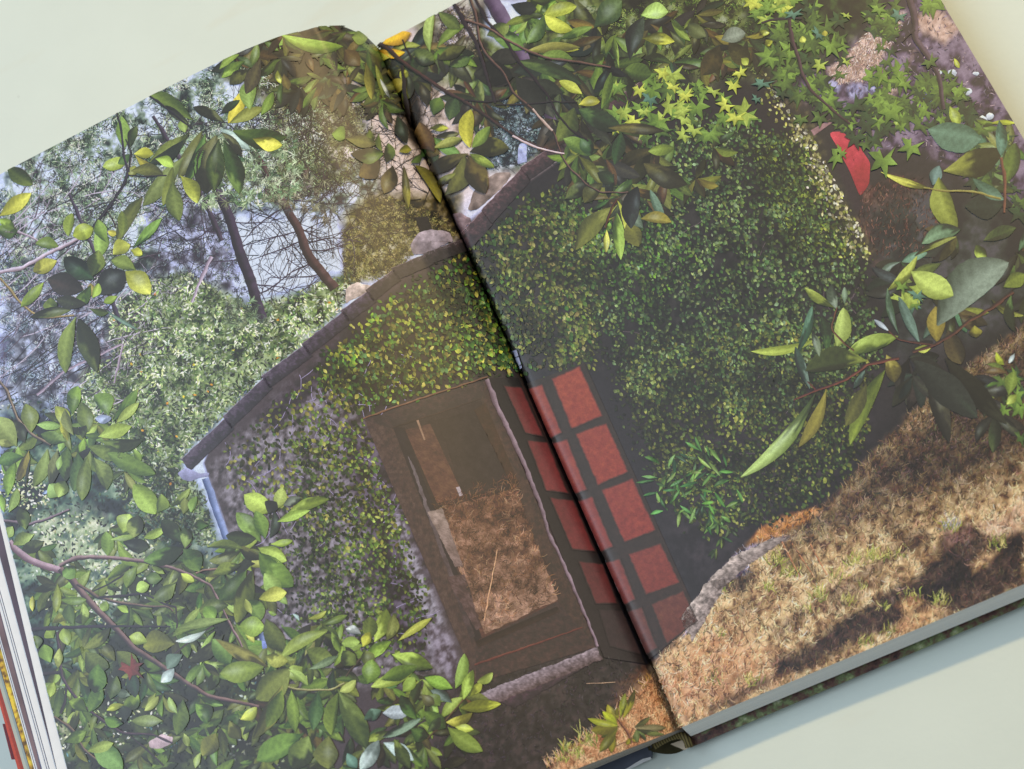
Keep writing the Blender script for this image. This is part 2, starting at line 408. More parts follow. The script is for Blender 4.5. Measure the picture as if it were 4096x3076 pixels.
    p.mottle(T('C', 930, 460, 1060, 350, 1220, 190, 1350, 80, 1440, 80, 1400, 200, 1270, 420, 1190, 520, 1010, 540), [(140, 116, 100), (190, 164, 142), (214, 190, 166)], 8, 6, 1)
    p.mottle(T('C', 1160, 690, 1300, 560, 1420, 480, 1500, 330, 1420, 560, 1260, 740, 1160, 760), [(120, 104, 92), (188, 166, 144)], 8, 6, 1)
    p.mottle(T('C', 1480, 110, 1660, 50, 1800, 190, 1700, 280, 1560, 210), [(160, 132, 112), (202, 176, 152)], 8, 8, 1)
    for cx, cy, r in ((970, 560, 48), (1120, 590, 52), (1225, 570, 44), (1590, 640, 60)):
        a = np.linspace(0, 6.28, 8)[:-1]
        p.mottle(T('C', *np.stack([cx + r * np.cos(a) * 1.1, cy + r * np.sin(a)], 1).ravel()), [(84, 80, 94), (140, 138, 156), (176, 174, 190)], 9, 5, 2)
    p.mottle(T('C', 1150, 1230, 1400, 1130, 1560, 1150, 1700, 1300, 1640, 1800, 1260, 1800, 1130, 1450), [(66, 52, 46), (92, 72, 62), (116, 92, 80)], 18, 14, 3)
    p.mottle([(1880, 460), (2010, 400), (2212, 430), (2300, 620), (2120, 760), (1930, 760)], [(52, 50, 48), (70, 74, 62), (90, 88, 84)], 40, 30, 4)
    p.lay(T('C', 985, 1030, 1080, 1090, 1170, 1370, 1150, 1400, 1090, 1330), (72, 58, 58), 4)
    p.mottle(T('C', 540, 300, 620, 330, 700, 560, 820, 760, 930, 1000, 1010, 1180, 1090, 1340, 1230, 1640, 1120, 1640, 980, 1360, 860, 1120, 740, 820, 640, 600), [(70, 66, 50), (104, 102, 66), (170, 164, 116)], 12, 14, 5, .35, .85, .8)
    # the dry hillside
    p.mottle(HILL, [(112, 88, 66), (176, 144, 100), (210, 180, 126), (232, 204, 148)], 13, 9, 6, .25, .72)
    p.mottle(T('I', 0, 880, 200, 740, 560, 900, 620, 1080, 300, 1250, 60, 1380, -300, 1500, -400, 1200, -200, 1060), [(196, 142, 98), (214, 164, 116), (230, 184, 136)], 14, 40, 6, .3, .7, .75)
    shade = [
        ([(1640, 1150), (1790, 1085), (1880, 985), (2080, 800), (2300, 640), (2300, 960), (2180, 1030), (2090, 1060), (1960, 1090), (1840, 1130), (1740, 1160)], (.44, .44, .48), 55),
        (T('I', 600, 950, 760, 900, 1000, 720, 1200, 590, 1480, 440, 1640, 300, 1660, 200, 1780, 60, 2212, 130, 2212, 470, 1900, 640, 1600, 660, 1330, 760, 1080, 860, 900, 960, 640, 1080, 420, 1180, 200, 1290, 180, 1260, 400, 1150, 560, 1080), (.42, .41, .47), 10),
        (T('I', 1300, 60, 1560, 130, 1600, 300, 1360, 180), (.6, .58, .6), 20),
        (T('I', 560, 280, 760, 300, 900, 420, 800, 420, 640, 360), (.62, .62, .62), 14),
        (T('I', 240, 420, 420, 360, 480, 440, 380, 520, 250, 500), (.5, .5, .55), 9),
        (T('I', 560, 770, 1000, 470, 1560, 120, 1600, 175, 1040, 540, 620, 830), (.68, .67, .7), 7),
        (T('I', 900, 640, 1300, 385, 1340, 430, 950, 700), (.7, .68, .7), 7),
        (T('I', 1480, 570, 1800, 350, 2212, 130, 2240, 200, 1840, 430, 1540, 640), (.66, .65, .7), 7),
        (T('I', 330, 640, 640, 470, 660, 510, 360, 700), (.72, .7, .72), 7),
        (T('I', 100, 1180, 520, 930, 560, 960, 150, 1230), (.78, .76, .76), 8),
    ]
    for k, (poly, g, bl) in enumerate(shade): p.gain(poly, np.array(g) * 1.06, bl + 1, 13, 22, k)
    p.mottle(T('I', 1920, 90, 2100, 0, 2260, -120, 2260, 60, 2100, 160, 1960, 180), [(176, 140, 104), (222, 192, 148)], 10, 12, 2)
    p.mottle(T('I', 1360, 760, 1480, 660, 1660, 600, 1700, 640, 1520, 760, 1380, 800), [(170, 128, 88), (222, 184, 128)], 10, 9, 2)
    p.mottle(T('I', 1380, 600, 1500, 540, 1560, 580, 1460, 660), [(170, 128, 88), (214, 174, 118)], 10, 9, 2)
    p.mottle(T('I', 1860, 330, 1960, 240, 2060, 260, 1960, 360, 1880, 400), [(150, 120, 90), (206, 172, 120)], 10, 9, 3)
    p.mottle(T('I', 1700, 130, 1860, 90, 1880, 150, 1720, 220), [(120, 92, 78), (170, 134, 112)], 10, 9, 3)
    # lit lip of the bank and its stones
    p.mottle(T('I', 415, 210, 470, 130, 560, 60, 700, 0, 900, -30, 860, 30, 700, 110, 560, 190), [(150, 104, 60), (190, 138, 84), (206, 154, 104)], 10, 5, 4)
    p.mottle(T('I', -20, 660, 60, 600, 120, 520, 170, 440, 260, 360, 340, 270, 420, 220, 560, 180, 700, 150, 680, 180, 540, 230, 430, 330, 420, 400, 300, 430, 240, 500, 200, 560, 160, 640, 70, 760, -10, 820), [(84, 76, 84), (126, 116, 122), (166, 154, 156)], 9, 4, 5)
    return np.clip(p.c, 10, 245)

def page_grid(side):
    n, mm = 430, 640
    vs = np.linspace(0, VT, mm + 1)
    if side == 'left':
        wmax = .1983 - .0077
        s_ = np.concatenate([[0], np.cumsum(np.hypot(np.diff(_wd), np.diff(_zd)))])
        lim = np.interp(wmax, _wd, s_)
        wf = np.interp(np.linspace(0, lim, n + 1), s_, _wd) / wmax
        Wd = (u0(vs) - UL)[:, None] * wf[None, :]
        U = u0(vs)[:, None] - Wd
        U[:, 0] -= 1e-6
    else:
        tt = np.linspace(0, 1, n + 1) ** 1.15
        U = u0(vs)[:, None] + (UR - u0(vs))[:, None] * tt[None, :] + 1e-6
    V = np.repeat(vs[:, None], n + 1, 1)
    U, V = U.ravel(), V.ravel()
    P = np.stack([U, V, zsurf(U, V)], 1)
    i = np.arange((mm + 1) * (n + 1)).reshape(mm + 1, n + 1)
    F = np.stack([i[:-1, :-1], i[:-1, 1:], i[1:, 1:], i[1:, :-1]], -1).reshape(-1, 4)
    if side == 'left': F = F[:, ::-1]
    q = to_px(P) / K
    return P, F, q
PAGE = {}
for side in ('left', 'right'):
    P, F, q = page_grid(side)
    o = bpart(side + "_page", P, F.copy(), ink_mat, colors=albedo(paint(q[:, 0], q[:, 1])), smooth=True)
    o["label"] = ("left page printed with pines, a shrub and the cottage door" if side == 'left'
                  else "right page printed with an ivy wall, red shutter and dry grass bank")
    PAGE[side] = o

# ---------- ink pieces: shapes printed on the pages
LAYER = 1.5e-5
class Ink:
    def __init__(s): s.V, s.C, s.F, s.H, s.n, s.q = [], [], [], [], 0, 0
    def add(s, V, C, F, H=None):
        s.q += 1
        s.H.append(np.full(len(V), (s.q * .618034) % 1.0) if H is None else H)
        s.V.append(np.asarray(V, float)); s.C.append(np.asarray(C, float)); s.F.append(np.asarray(F, int) + s.n); s.n += len(V)
    def build(s, name, layer, kind=None, only=None, label=None):
        if not s.V: return []
        V, C = np.concatenate(s.V), np.clip(np.concatenate(s.C), 8, 250)
        H = np.concatenate(s.H) * (.9 if kind else .02)
        F = np.concatenate(s.F)
        u, v = hit(V * K)
        left = u < u0(np.clip(v, 0, VT))
        out = []
        fl = left[F].mean(1) >= .5
        if only: fl[:] = only == 'left'
        elif kind is None:
            fl[:] = fl.mean() >= .5
        inside = ((u > UL - .003) & (u < UR + .003) & (v > -.003) & (v < VT + .003))[F].any(1)
        for side in ('left', 'right'):
            f = F[(fl == (side == 'left')) & inside]
            if not len(f): continue
            ids, inv = np.unique(f, return_inverse=True)
            f = inv.reshape(f.shape)
            vv = np.clip(v[ids], 2e-5, VT - 2e-5); g = u0(vv)
            uu = np.clip(u[ids], UL + 2e-5, g - 2e-5) if side == 'left' else np.clip(u[ids], g + 2e-5, UR - 2e-5)
            P = np.stack([uu, vv, zsurf(uu, vv)], 1) + normal(uu, vv, side) * ((LAYER * (layer + H[ids]) + 3e-5) * (1 + 4 * np.exp(-np.abs(uu - g) / .012)))[:, None]
            o = bpart(name, P - np.asarray(PAGE[side].location), f, ink_mat, PAGE[side], colors=albedo(C[ids]))
            if kind: o["kind"] = kind
            if label: o["label"] = label
            out.append(o)
        return out

PAL = dict(y=(174, 178, 80), Y=(200, 162, 50), l=(154, 170, 88), g=(132, 152, 78), m=(112, 126, 68), d=(90, 100, 60), D=(66, 70, 54),
           t=(106, 124, 100), b=(92, 84, 52), w=(172, 186, 172), B=(166, 182, 200), k=(58, 46, 42), o=(126, 126, 66))
def leaf_geo(b, t, wd, col, bend=0.0, fold=None, serr=0.0, shape=1.12, n=10):
    b, t = np.array(b, float), np.array(t, float)
    wd = wd * 1.0; t = t + (t - b) * .05
    ax = t - b; L_ = np.hypot(*ax); ax /= L_ + 1e-9; nx = np.array([-ax[1], ax[0]])
    big = L_ > 48
    if big: n = 30
    s = np.linspace(0, 1, n + 1)
    wv = np.sin(np.pi * s ** (shape * random.uniform(.86, 1.12))) ** random.uniform(.68, .86) * wd / 2
    wv = wv * (1 + serr * np.sin(s * 46) + .05 * np.sin(s * random.uniform(6, 12) + random.uniform(0, 6)))
    wv[0] = wd * .03; wv[-1] = 0.3
    ha = random.uniform(.62, 1.12); hb = random.uniform(1.5, 1.9) - ha          # a leaf seen askew shows one half narrower
    bend = bend + random.uniform(-.05, .05)
    mid = b + ax * (s * L_)[:, None] + nx * (bend * L_ * 4 * s * (1 - s))[:, None]
    V, C = [], []
    col = np.array(col, float)
    f = random.choice((-1, 1)) * random.uniform(.02, .2) if fold is None else fold
    hue = np.array([random.uniform(-8, 8), random.uniform(-6, 6), random.uniform(-7, 7)])
    sh = random.uniform(.05, .22); ph = random.uniform(0, 6.3)
    dap = random.random() < .45; d0, d1, dk = random.uniform(.25, .75), random.uniform(-.5, .5), random.uniform(.55, .78); ds = random.choice((-1, 1))
    glo = random.random() < .22; g0, g1 = random.uniform(.3, .7), random.uniform(-.5, .5)
    E_ = (1, .7, .4, .05, -.05, -.4, -.7, -1) if big else (1, .55, .05, -.05, -.55, -1)
    for e in E_:
        V.append(mid + nx * (wv * e * (ha if e > 0 else hb))[:, None])
        g = (1 + f * e) * (1.07 if abs(e) < .1 else 1.0) * (1 - sh * np.sin(s * 3.1 + ph + .8 * e)) * (1.05 - .12 * abs(e))
        if big: g = g * (1 + .055 * np.sin(44 * s - 9 * abs(e)) * (abs(e) > .1))
        if dap: g = g * (1 - (1 - dk) * np.clip(.5 + ds * (s - d0 + d1 * e + .08 * np.sin(9 * e + ph)) * 13, 0, 1))
        c = (col + hue)[None, :] * g[:, None]
        if glo:
            k = np.exp(-((s - g0) / .22) ** 2 - ((e - g1) / .4) ** 2)[:, None] * .35
            c = c * (1 - k) + np.array((186, 194, 186)) * k
        V[-1] = V[-1] + 0; C.append(c)
    V, C = np.concatenate(V), np.concatenate(C)
    m_ = len(E_)
    i = np.arange(m_ * (n + 1)).reshape(m_, n + 1)
    F = np.stack([i[:-1, :-1], i[:-1, 1:], i[1:, 1:], i[1:, :-1]], -1).reshape(-1, 4)
    return V, C, F
def poly_strip(pts, w0, w1, col, light=None, n=None):
    """a tapering printed branch: 4 points across, lit along one flank"""
    pts = np.asarray(pts, float)
    d = np.concatenate([[0], np.cumsum(np.hypot(*np.diff(pts, axis=0).T))])
    n = n or max(6, int(d[-1] / 5))
    s = np.linspace(0, d[-1], n)
    x, y = np.interp(s, d, pts[:, 0]), np.interp(s, d, pts[:, 1])
    for _ in range(3):
        x[1:-1] = (x[:-2] + 2 * x[1:-1] + x[2:]) / 4; y[1:-1] = (y[:-2] + 2 * y[1:-1] + y[2:]) / 4
    x += 1.2 * (vn(s, s * 0 + w0, 14, 2) - .5) * 2; y += 1.2 * (vn(s, s * 0 + 3 * w0, 14, 3) - .5) * 2
    tx, ty = np.gradient(x), np.gradient(y); l = np.hypot(tx, ty) + 1e-9
    nx, ny = ty / l, -tx / l
    w_ = np.linspace(w0, w1, n) / 2 * (1 + (.25 if max(w0, w1) < 12 else .07) * (vn(s, s * 0 + 5, 9, 4) - .5) * 2)
    col = np.array(col, float); light = col * 1.25 if light is None else np.array(light, float)
    tone = (.85 + .3 * vn(s, s * 0 + 1, 11, 5))[:, None]
    V = [np.stack([x + nx * w_ * e, y + ny * w_ * e], 1) for e in (1, .35, -.35, -1)]
    C = [c * tone for c in (light, light * .9 + col * .1, col, col * .8)]
    i = np.arange(4 * n).reshape(4, n)
    F = np.stack([i[:-1, :-1], i[:-1, 1:], i[1:, 1:], i[1:, :-1]], -1).reshape(-1, 4)
    return np.concatenate(V), np.concatenate(C), F
def quad_geo(p, col, step=4.0, tex=.12, texs=10, k=0, grad=None, ragged=0, soft=None):
    """a four-cornered printed area as a fine grid; p = 4 corners in order"""
    p = np.asarray(p, float)
    nu = int(max(2, max(np.hypot(*(p[1] - p[0])), np.hypot(*(p[2] - p[3]))) / step))
    nv = int(max(2, max(np.hypot(*(p[3] - p[0])), np.hypot(*(p[2] - p[1]))) / step))
    s, t = np.meshgrid(np.linspace(0, 1, nu + 1), np.linspace(0, 1, nv + 1))
    s, t = s.ravel()[:, None], t.ravel()[:, None]
    V = p[0] * (1 - s) * (1 - t) + p[1] * s * (1 - t) + p[2] * s * t + p[3] * (1 - s) * t
    if ragged:
        e = np.clip(1.4 - 8 * np.minimum(np.minimum(s, 1 - s), np.minimum(t, 1 - t)), 0, 1)
        V = V + ragged * e * 2 * np.stack([fbm(V[:, 0], V[:, 1], 12, 1) - .5, fbm(V[:, 0], V[:, 1], 12, 4) - .5], 1)
    C = np.array(col, float)[None, :] * np.ones((len(V), 1))
    if grad is not None:
        g = np.array(grad, float); C = C * (1 - t) + g[None, :] * t
    if soft is not None:
        lu = .5 * (np.hypot(*(p[1] - p[0])) + np.hypot(*(p[2] - p[3]))); lv = .5 * (np.hypot(*(p[3] - p[0])) + np.hypot(*(p[2] - p[1])))
        e = np.minimum(np.minimum(s, 1 - s) * lu, np.minimum(t, 1 - t) * lv) + 3 * (fbm(V[:, 0], V[:, 1], 9, 2)[:, None] - .5)
        a = np.clip(e / 5.5, 0, 1); a = a * a * (3 - 2 * a); C = C * a + np.array(soft, float)[None, :] * (1 - a)
    C = C * (1 + tex * 2 * (fbm(V[:, 0], V[:, 1], texs, k) - .5))[:, None] * (1 + tex * .5 * (RNG.random(len(V)) - .5))[:, None]
    i = np.arange((nu + 1) * (nv + 1)).reshape(nv + 1, nu + 1)
    F = np.stack([i[:-1, :-1], i[:-1, 1:], i[1:, 1:], i[1:, :-1]], -1).reshape(-1, 4)
    return V, C, F
def one(name, geo, layer, **k):
    a = Ink(); a.add(*geo); return a.build(name, layer, **k)
def inside(poly, n):
    poly = np.asarray(poly, float); lo, hi = poly.min(0), poly.max(0)
    out = np.zeros((0, 2))
    while len(out) < n:
        q = RNG.random((n * 2, 2)) * (hi - lo) + lo
        out = np.concatenate([out, q[sdist(poly, q[:, 0], q[:, 1]) < 0]])
    return out[:n]
def small_leaves(P, ln, wd, ang, cols):
    """many little two-toned leaves at once (6 points, 2 quads each)"""
    n = len(P)
    d = np.stack([np.cos(ang), np.sin(ang)], 1); q = np.stack([-d[:, 1], d[:, 0]], 1)
    ln, wd = ln[:, None], wd[:, None]
    V = np.stack([P - d * ln * .5, P - d * ln * .12 + q * wd * .5, P + d * ln * .18 + q * wd * .42, P + d * ln * .5, P + d * ln * .18 - q * wd * .42, P - d * ln * .12 - q * wd * .5], 1).reshape(-1, 2)
    cols = np.asarray(cols, float)
    C = np.stack([cols * .8, cols * .95, cols * 1.02, cols * 1.12, cols * 1.1, cols * .92], 1).reshape(-1, 3)
    b = np.arange(n)[:, None] * 6
    F = np.concatenate([b + np.array([[0, 1, 2, 3]]), b + np.array([[0, 3, 4, 5]])], 0)
    return V, C, F, np.repeat(RNG.random(n), 6)
def strokes(P, ln, wd, ang, cols, curve=0.15):
    n = len(P)
    d = np.stack([np.cos(ang), np.sin(ang)], 1); q = np.stack([-d[:, 1], d[:, 0]], 1)
    ln, wd = ln[:, None], wd[:, None]
    cv = (RNG.random((n, 1)) - .5) * 2 * curve * ln
    m_ = P + d * ln * .5 + q * cv
    V = np.stack([P - q * wd * .5, P + q * wd * .5, m_ + q * wd * .4, m_ - q * wd * .4, P + d * ln + q * wd * .08, P + d * ln - q * wd * .08], 1).reshape(-1, 2)
    cols = np.asarray(cols, float)
    C = np.stack([cols * .85, cols * .85, cols, cols, cols * 1.12, cols * 1.12], 1).reshape(-1, 3)
    b = np.arange(n)[:, None] * 6
    F = np.concatenate([b + np.array([[0, 1, 2, 3]]), b + np.array([[3, 2, 4, 5]])], 0)
    return V, C, F, np.repeat(RNG.random(n), 6)
def pick(n, cols, p=None, var=.14):
    cols = np.array(cols, float)
    c = cols[RNG.choice(len(cols), n, p=p)]
    return c * (1 + var * 2 * (RNG.random((n, 1)) - .5)) + (RNG.random((n, 3)) - .5) * 10
R_ = lambda n, a, b: RNG.random(n) * (b - a) + a

# ---------- the rest of the book: stacks of sheets, boards, spine
def slab(name, top, thick, mat, label=None, attr=False):
    """a flat piece with thickness; top = world points in order"""
    t = np.asarray(top, float); n = len(t)
    b_ = t - np.array([0, 0, thick])
    F = [tuple(range(n)), tuple(range(2 * n - 1, n - 1, -1))] + [(i, n + i, n + (i + 1) % n, (i + 1) % n) for i in range(n)]
    o = bpart(name, np.concatenate([t, b_]), F, mat)
    if label: o["label"] = label
    return o

def page_stack(side):
    """all the sheets under the open page: cut edges run round it"""
    n, rows = 160, 10
    if side == 'right':
        us = np.linspace(.0016, UR - .0004, n)
        zb, out = -.0125, -.0036
    else:
        us = np.linspace(UL + .0006, -.0006, n)
        zb, out = -.0115, -.0012
    V, A, F = [], [], []
    for v, sgn in ((0, 1), (VT, -1)):
        base = len(V)
        us = np.linspace(float(u0(v)) + .0012, UR - .0004, n) if side == 'right' else np.linspace(UL + .0006, float(u0(v)) - .0004, n)
        zt = zsurf(us, np.full(n, float(v))) - .0003
        for r in range(rows + 1):
            f = r / rows
            for i, u in enumerate(us):
                z = zt[i] * (1 - f) + min(zb, zt[i] - .001) * f
                V.append((u, v + sgn * (.00015 + out * f), z)); A.append(f * 2.0 + .02 * math.sin(u * 60))
        for r in range(rows):
            for i in range(n - 1):
                a = base + r * n + i
                F.append((a, a + 1, a + n + 1, a + n))
    nb = len(V) // 2
    for r in range(rows):                            # fore-edge
        i = 0 if side == 'left' else n - 1
        F.append((r * n + i, (r + 1) * n + i, nb + (r + 1) * n + i, nb + r * n + i))
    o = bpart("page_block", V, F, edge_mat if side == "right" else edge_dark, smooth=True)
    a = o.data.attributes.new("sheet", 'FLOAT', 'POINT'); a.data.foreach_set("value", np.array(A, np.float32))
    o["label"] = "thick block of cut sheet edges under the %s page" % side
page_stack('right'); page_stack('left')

# boards of the case: right one carries a printed garden picture on its inner face
zc = -.0150
pr = at_z([[2762, 2990], [3300, 2757], [4096, 2416], [4300, 2328]], zc)
rb = np.array([[pr[0, 0], pr[0, 1]], [UR + .002, np.interp(UR + .002, pr[:, 0], pr[:, 1])], [UR + .002, VT + .004], [pr[0, 0], VT + .004]])
board_mat, nt, b = mat_new("printed_endpaper", (.1, .1, .1), 0.5, 0.3)
N, L = nt.nodes, nt.links
tc = N.new("ShaderNodeTexCoord"); tx = N.new("ShaderNodeTexNoise"); tx.inputs["Scale"].default_value = 190; tx.inputs["Detail"].default_value = 6
tx.inputs["Roughness"].default_value = .72
L.new(tc.outputs["Object"], tx.inputs["Vector"])
ra = N.new("ShaderNodeValToRGB"); e = ra.color_ramp.elements
e[0].position, e[0].color = .36, (.02, .014, .012, 1)
e[1].position, e[1].color = .72, (.62, .64, .5, 1)
for pos, c in ((.46, (.12, .05, .04, 1)), (.54, (.13, .17, .07, 1)), (.60, (.24, .29, .12, 1))):
    q = e.new(pos); q.color = c
L.new(tx.outputs["Fac"], ra.inputs[0]); L.new(ra.outputs[0], b.inputs["Base Color"])
slab("back_cover", np.c_[rb, np.full(4, zc)], .0030, board_mat, "right cover board lined with a dark printed garden picture")
def px_slab(name, px, z, thick, mat, label=None):
    return slab(name, at_z(px, z)[::-1], thick, mat, label)
# left board, seen from below as a slate strip beside the spine
lb = at_z([[2606, 2962], [2604, 3034], [2570, 3052], [2497, 3078], [2000, 3290], [2000, 3200], [2290, 3080]], -.0160)
lbt = np.array([[-.19, VT + .004], [-.012, VT + .004]])
slab("front_cover", np.r_[np.c_[lb[:5, :2], np.full(5, -.016)], [[-.20, lb[4, 1], -.016]], [[-.20, VT + .004, -.016]], [[lb[0, 0], VT + .004, -.016]]], .0030, slate_mat, "left cover board lined with slate blue endpaper")
px_slab("torn_paper_edge", [[2548, 3048], [2570, 3036], [2602, 3028], [2604, 3036], [2575, 3049], [2520, 3076], [2500, 3078]], -.0156, .0012, paper_mat, "torn white paper edge at the foot of the slate endpaper")
# spine lining: a shallow half tube between the boards
def spine():
    a0, a1 = at_z([[2600, 3000]], -.0165)[0], at_z([[2762, 2970]], -.0165)[0]
    V, F = [], []
    n, mm = 22, 2
    for j, v in enumerate((-.0045, VT + .003)):
        for i in range(n + 1):
            t = i / n
            x = a0[0] + (a1[0] - a0[0]) * t
            V.append((x, v + (a0[1] + (a1[1] - a0[1]) * t + .0045 if j == 0 else 0) - .0028 * math.sin(math.pi * t) * (j == 0), -.0155 - .0035 * math.sin(math.pi * t)))
    for i in range(n): F.append((i, i + 1, n + 2 + i, n + 1 + i))
    o = bpart("spine_lining", V, F, olive_mat, smooth=True)
    md = o.modifiers.new("thickness", 'SOLIDIFY'); md.thickness = .0012
spine()
# cream paper wedge inside the hollow of the spine
px_slab("hollow_back_paper", [[2681, 2976], [2738, 2957], [2752, 2968], [2756, 2990], [2738, 3001], [2718, 2992], [2700, 2985]], -.0150, .0010, cream_mat, "cream paper showing inside the hollow spine")
# head band: striped cord bowed round the foot of the sheets
band_mat, nt, b = mat_new("striped_headband", (.2, .18, .1), .7, .2)
N, L = nt.nodes, nt.links
tc = N.new("ShaderNodeTexCoord"); wv = N.new("ShaderNodeTexWave"); wv.inputs["Scale"].default_value = 330; wv.inputs["Distortion"].default_value = 1.5
L.new(tc.outputs["Object"], wv.inputs["Vector"])
ra = N.new("ShaderNodeValToRGB")
ra.color_ramp.elements[0].color = tuple(s2l((58, 50, 28))) + (1,); ra.color_ramp.elements[1].color = tuple(s2l((128, 114, 72))) + (1,)
L.new(wv.outputs["Fac"], ra.inputs[0]); L.new(ra.outputs[0], b.inputs["Base Color"])
def tube(name, px, z, r, mat, label=None, seg=10):
    px = np.asarray(px, float)
    d = np.concatenate([[0], np.cumsum(np.hypot(*np.diff(px, axis=0).T))])
    s = np.linspace(0, d[-1], 28)
    q = np.stack([np.interp(s, d, px[:, 0]), np.interp(s, d, px[:, 1])], 1)
    for _ in range(4): q[1:-1] = (q[:-2] + 2 * q[1:-1] + q[2:]) / 4
    P = at_z(q, z)
    tg = np.gradient(P, axis=0); tg /= np.linalg.norm(tg, axis=1)[:, None]
    V, F = [], []
    for p, t in zip(P, tg):
        a = np.array([0, 0, 1.0]); c = np.cross(t, a)
        for k in range(seg):
            th = 2 * math.pi * k / seg
            V.append(p + r * (math.cos(th) * c + math.sin(th) * a))
    n = len(P)
    for i in range(n - 1):
        for k in range(seg):
            F.append((i * seg + k, i * seg + (k + 1) % seg, (i + 1) * seg + (k + 1) % seg, (i + 1) * seg + k))
    F += [tuple(range(seg)), tuple(range((n - 1) * seg, n * seg))]
    o = bpart(name, V, F, mat, smooth=True)
    if label: o["label"] = label
tube("headband", [[2612, 2984], [2640, 2966], [2680, 2946], [2712, 2938], [2738, 2946], [2752, 2966], [2756, 2990]], -.0118, .0014, band_mat, "olive striped headband at the foot of the spine")

# fanned sheets at the fore-edge of the left pages: each reaches further out than the one above
yel_mat, nt, b = mat_new("yellow_printed_sheet", (.5, .4, .1), .5, .25)
N, L = nt.nodes, nt.links
tc = N.new("ShaderNodeTexCoord"); tx = N.new("ShaderNodeTexNoise"); tx.inputs["Scale"].default_value = 420; tx.inputs["Detail"].default_value = 4
L.new(tc.outputs["Object"], tx.inputs["Vector"])
ra = N.new("ShaderNodeValToRGB"); e = ra.color_ramp.elements
e[0].position, e[0].color = .36, tuple(s2l((110, 84, 50))) + (1,)
e[1].position, e[1].color = .62, tuple(s2l((235, 205, 70))) + (1,)
q = e.new(.48); q.color = tuple(s2l((196, 156, 60))) + (1,)
L.new(tx.outputs["Fac"], ra.inputs[0]); L.new(ra.outputs[0], b.inputs["Base Color"])
brown_mat = plain("brown_printed_sheet", (122, 102, 108), .5, .25, .25, 60)
dark_mat = plain("dark_printed_sheet", (84, 74, 88), .5, .25, .3, 60)
grey_mat = plain("grey_green_sheet", (176, 184, 174), .5, .25, .08, 80)
blue_mat = plain("blue_printed_sheet", (76, 98, 140), .5, .25, .15, 80)
def L3(*p): return np.asarray(p, float).reshape(-1, 2) * (500 / 1442) + np.array([0, 2500])
sheets = [  # two points on the left edge of the sheet, in the corner view; height; material
    ("white_sheet", (270, 0), (656, 1661), .0468, paper_mat, "white margin of the sheet next under the left page"),
    ("printed_sheet", (208, 0), (650, 1661), .0455, dark_mat, "dark printed sheet edge between two white margins"),
    ("white_sheet", (112, 0), (572, 1661), .0440, paper_mat, None),
    ("printed_sheet", (104, 0), (563, 1661), .0432, dark_mat, None),
    ("white_sheet", (86, 0), (545, 1661), .0424, paper_mat, None),
    ("printed_sheet", (79, 0), (538, 1661), .0416, dark_mat, None),
    ("white_sheet", (44, 0), (486, 1661), .0406, paper_mat, None),
    ("printed_sheet", (-36, 0), (433, 1661), .0380, brown_mat, "brown printed sheet fanned out at the fore-edge"),
    ("white_sheet", (-48, 0), (416, 1661), .0366, paper_mat, None),
    ("printed_sheet", (-55, 0), (408, 1661), .0360, dark_mat, None),
    ("white_sheet", (-66, 0), (394, 1661), .0354, paper_mat, None),
    ("printed_sheet", (-142, 0), (348, 1661), .0320, yel_mat, "yellow flower printed sheet at the fore-edge"),
    ("printed_sheet", (-150, 0), (341, 1661), .0300, dark_mat, None),
    ("endpaper_sheet", (-210, 0), (276, 1661), .0270, grey_mat, "grey green endpaper edge beside the red cover"),
    ("cover_flap", (-262, 0), (204, 1661), .0210, red_mat, "red cloth edge of the cover at the lower left corner"),
]
for name, a, c, z, mt, lab in sheets:
    d = np.array(c, float) - np.array(a, float)
    p0, p1 = np.array(a) - d * .55, np.array(c) + d * .35
    e0, e1 = at_z(L3(*p0, *p1), z)
    # straight sheet edge parallel to the page; trimmed to the page height
    f = lambda v: e0 + (e1 - e0) * ((v - e0[1]) / (e1[1] - e0[1]))
    q0, q1 = f(VT - .002), f(.0002)
    q0, q1 = f(min(VT - .002, .255)), f(.0002)
    top = [q0, q1, np.array([UL + .012, .0002, z]), np.array([UL + .012, q0[1], z])]
    slab(name, top[::1], .0007 if mt is not red_mat else .0025, mt, lab)
px_slab("cover_corner", L3(28, 1140, 62, 1140, 175, 1552, 132, 1552), .0165, .0020, darkred_mat, "dark red turned-in corner of the cover cloth")
px_slab("blue_sheet_corner", L3(428, 1462, 466, 1462, 524, 1661, 530, 1700, 486, 1700), .0403, .0006, blue_mat, "blue printed corner among the fanned sheets")

# ------------------------------------------------------------------ print: small marks first
ivy_c = [(120, 148, 62), (88, 118, 54), (160, 166, 74), (62, 84, 46), (104, 134, 82), (176, 172, 92)]
# pine needles: bursts of fine strokes
def needles(regions):
    a = Ink()
    for poly, n, cols, r in regions:
        n = int(n * 2.2); c = inside(poly, n)
        if r > 15: c = c[fbm(c[:, 0], c[:, 1], 40, 6) < .55]
        n = len(c); m_ = 9
        P = np.repeat(c, m_, 0) + RNG.normal(0, r * .28, (n * m_, 2))
        ang = np.repeat(R_(n, 0, 6.28), m_) + RNG.normal(0, 1.1, n * m_)
        cc = np.repeat(pick(n, cols), m_, 0) * R_(n * m_, .75, 1.3)[:, None]
        a.add(*strokes(P, R_(n * m_, r * .28, r * .7), R_(n * m_, .9, 1.8), ang, cc))
    return a.build("printed_pine_needles", 1, "stuff", label="printed pine needles and twigs behind the cottage")
lightn = [(138, 156, 112), (180, 194, 150), (98, 118, 84), (206, 214, 194), (48, 56, 46), (66, 78, 58), (52, 48, 46)]
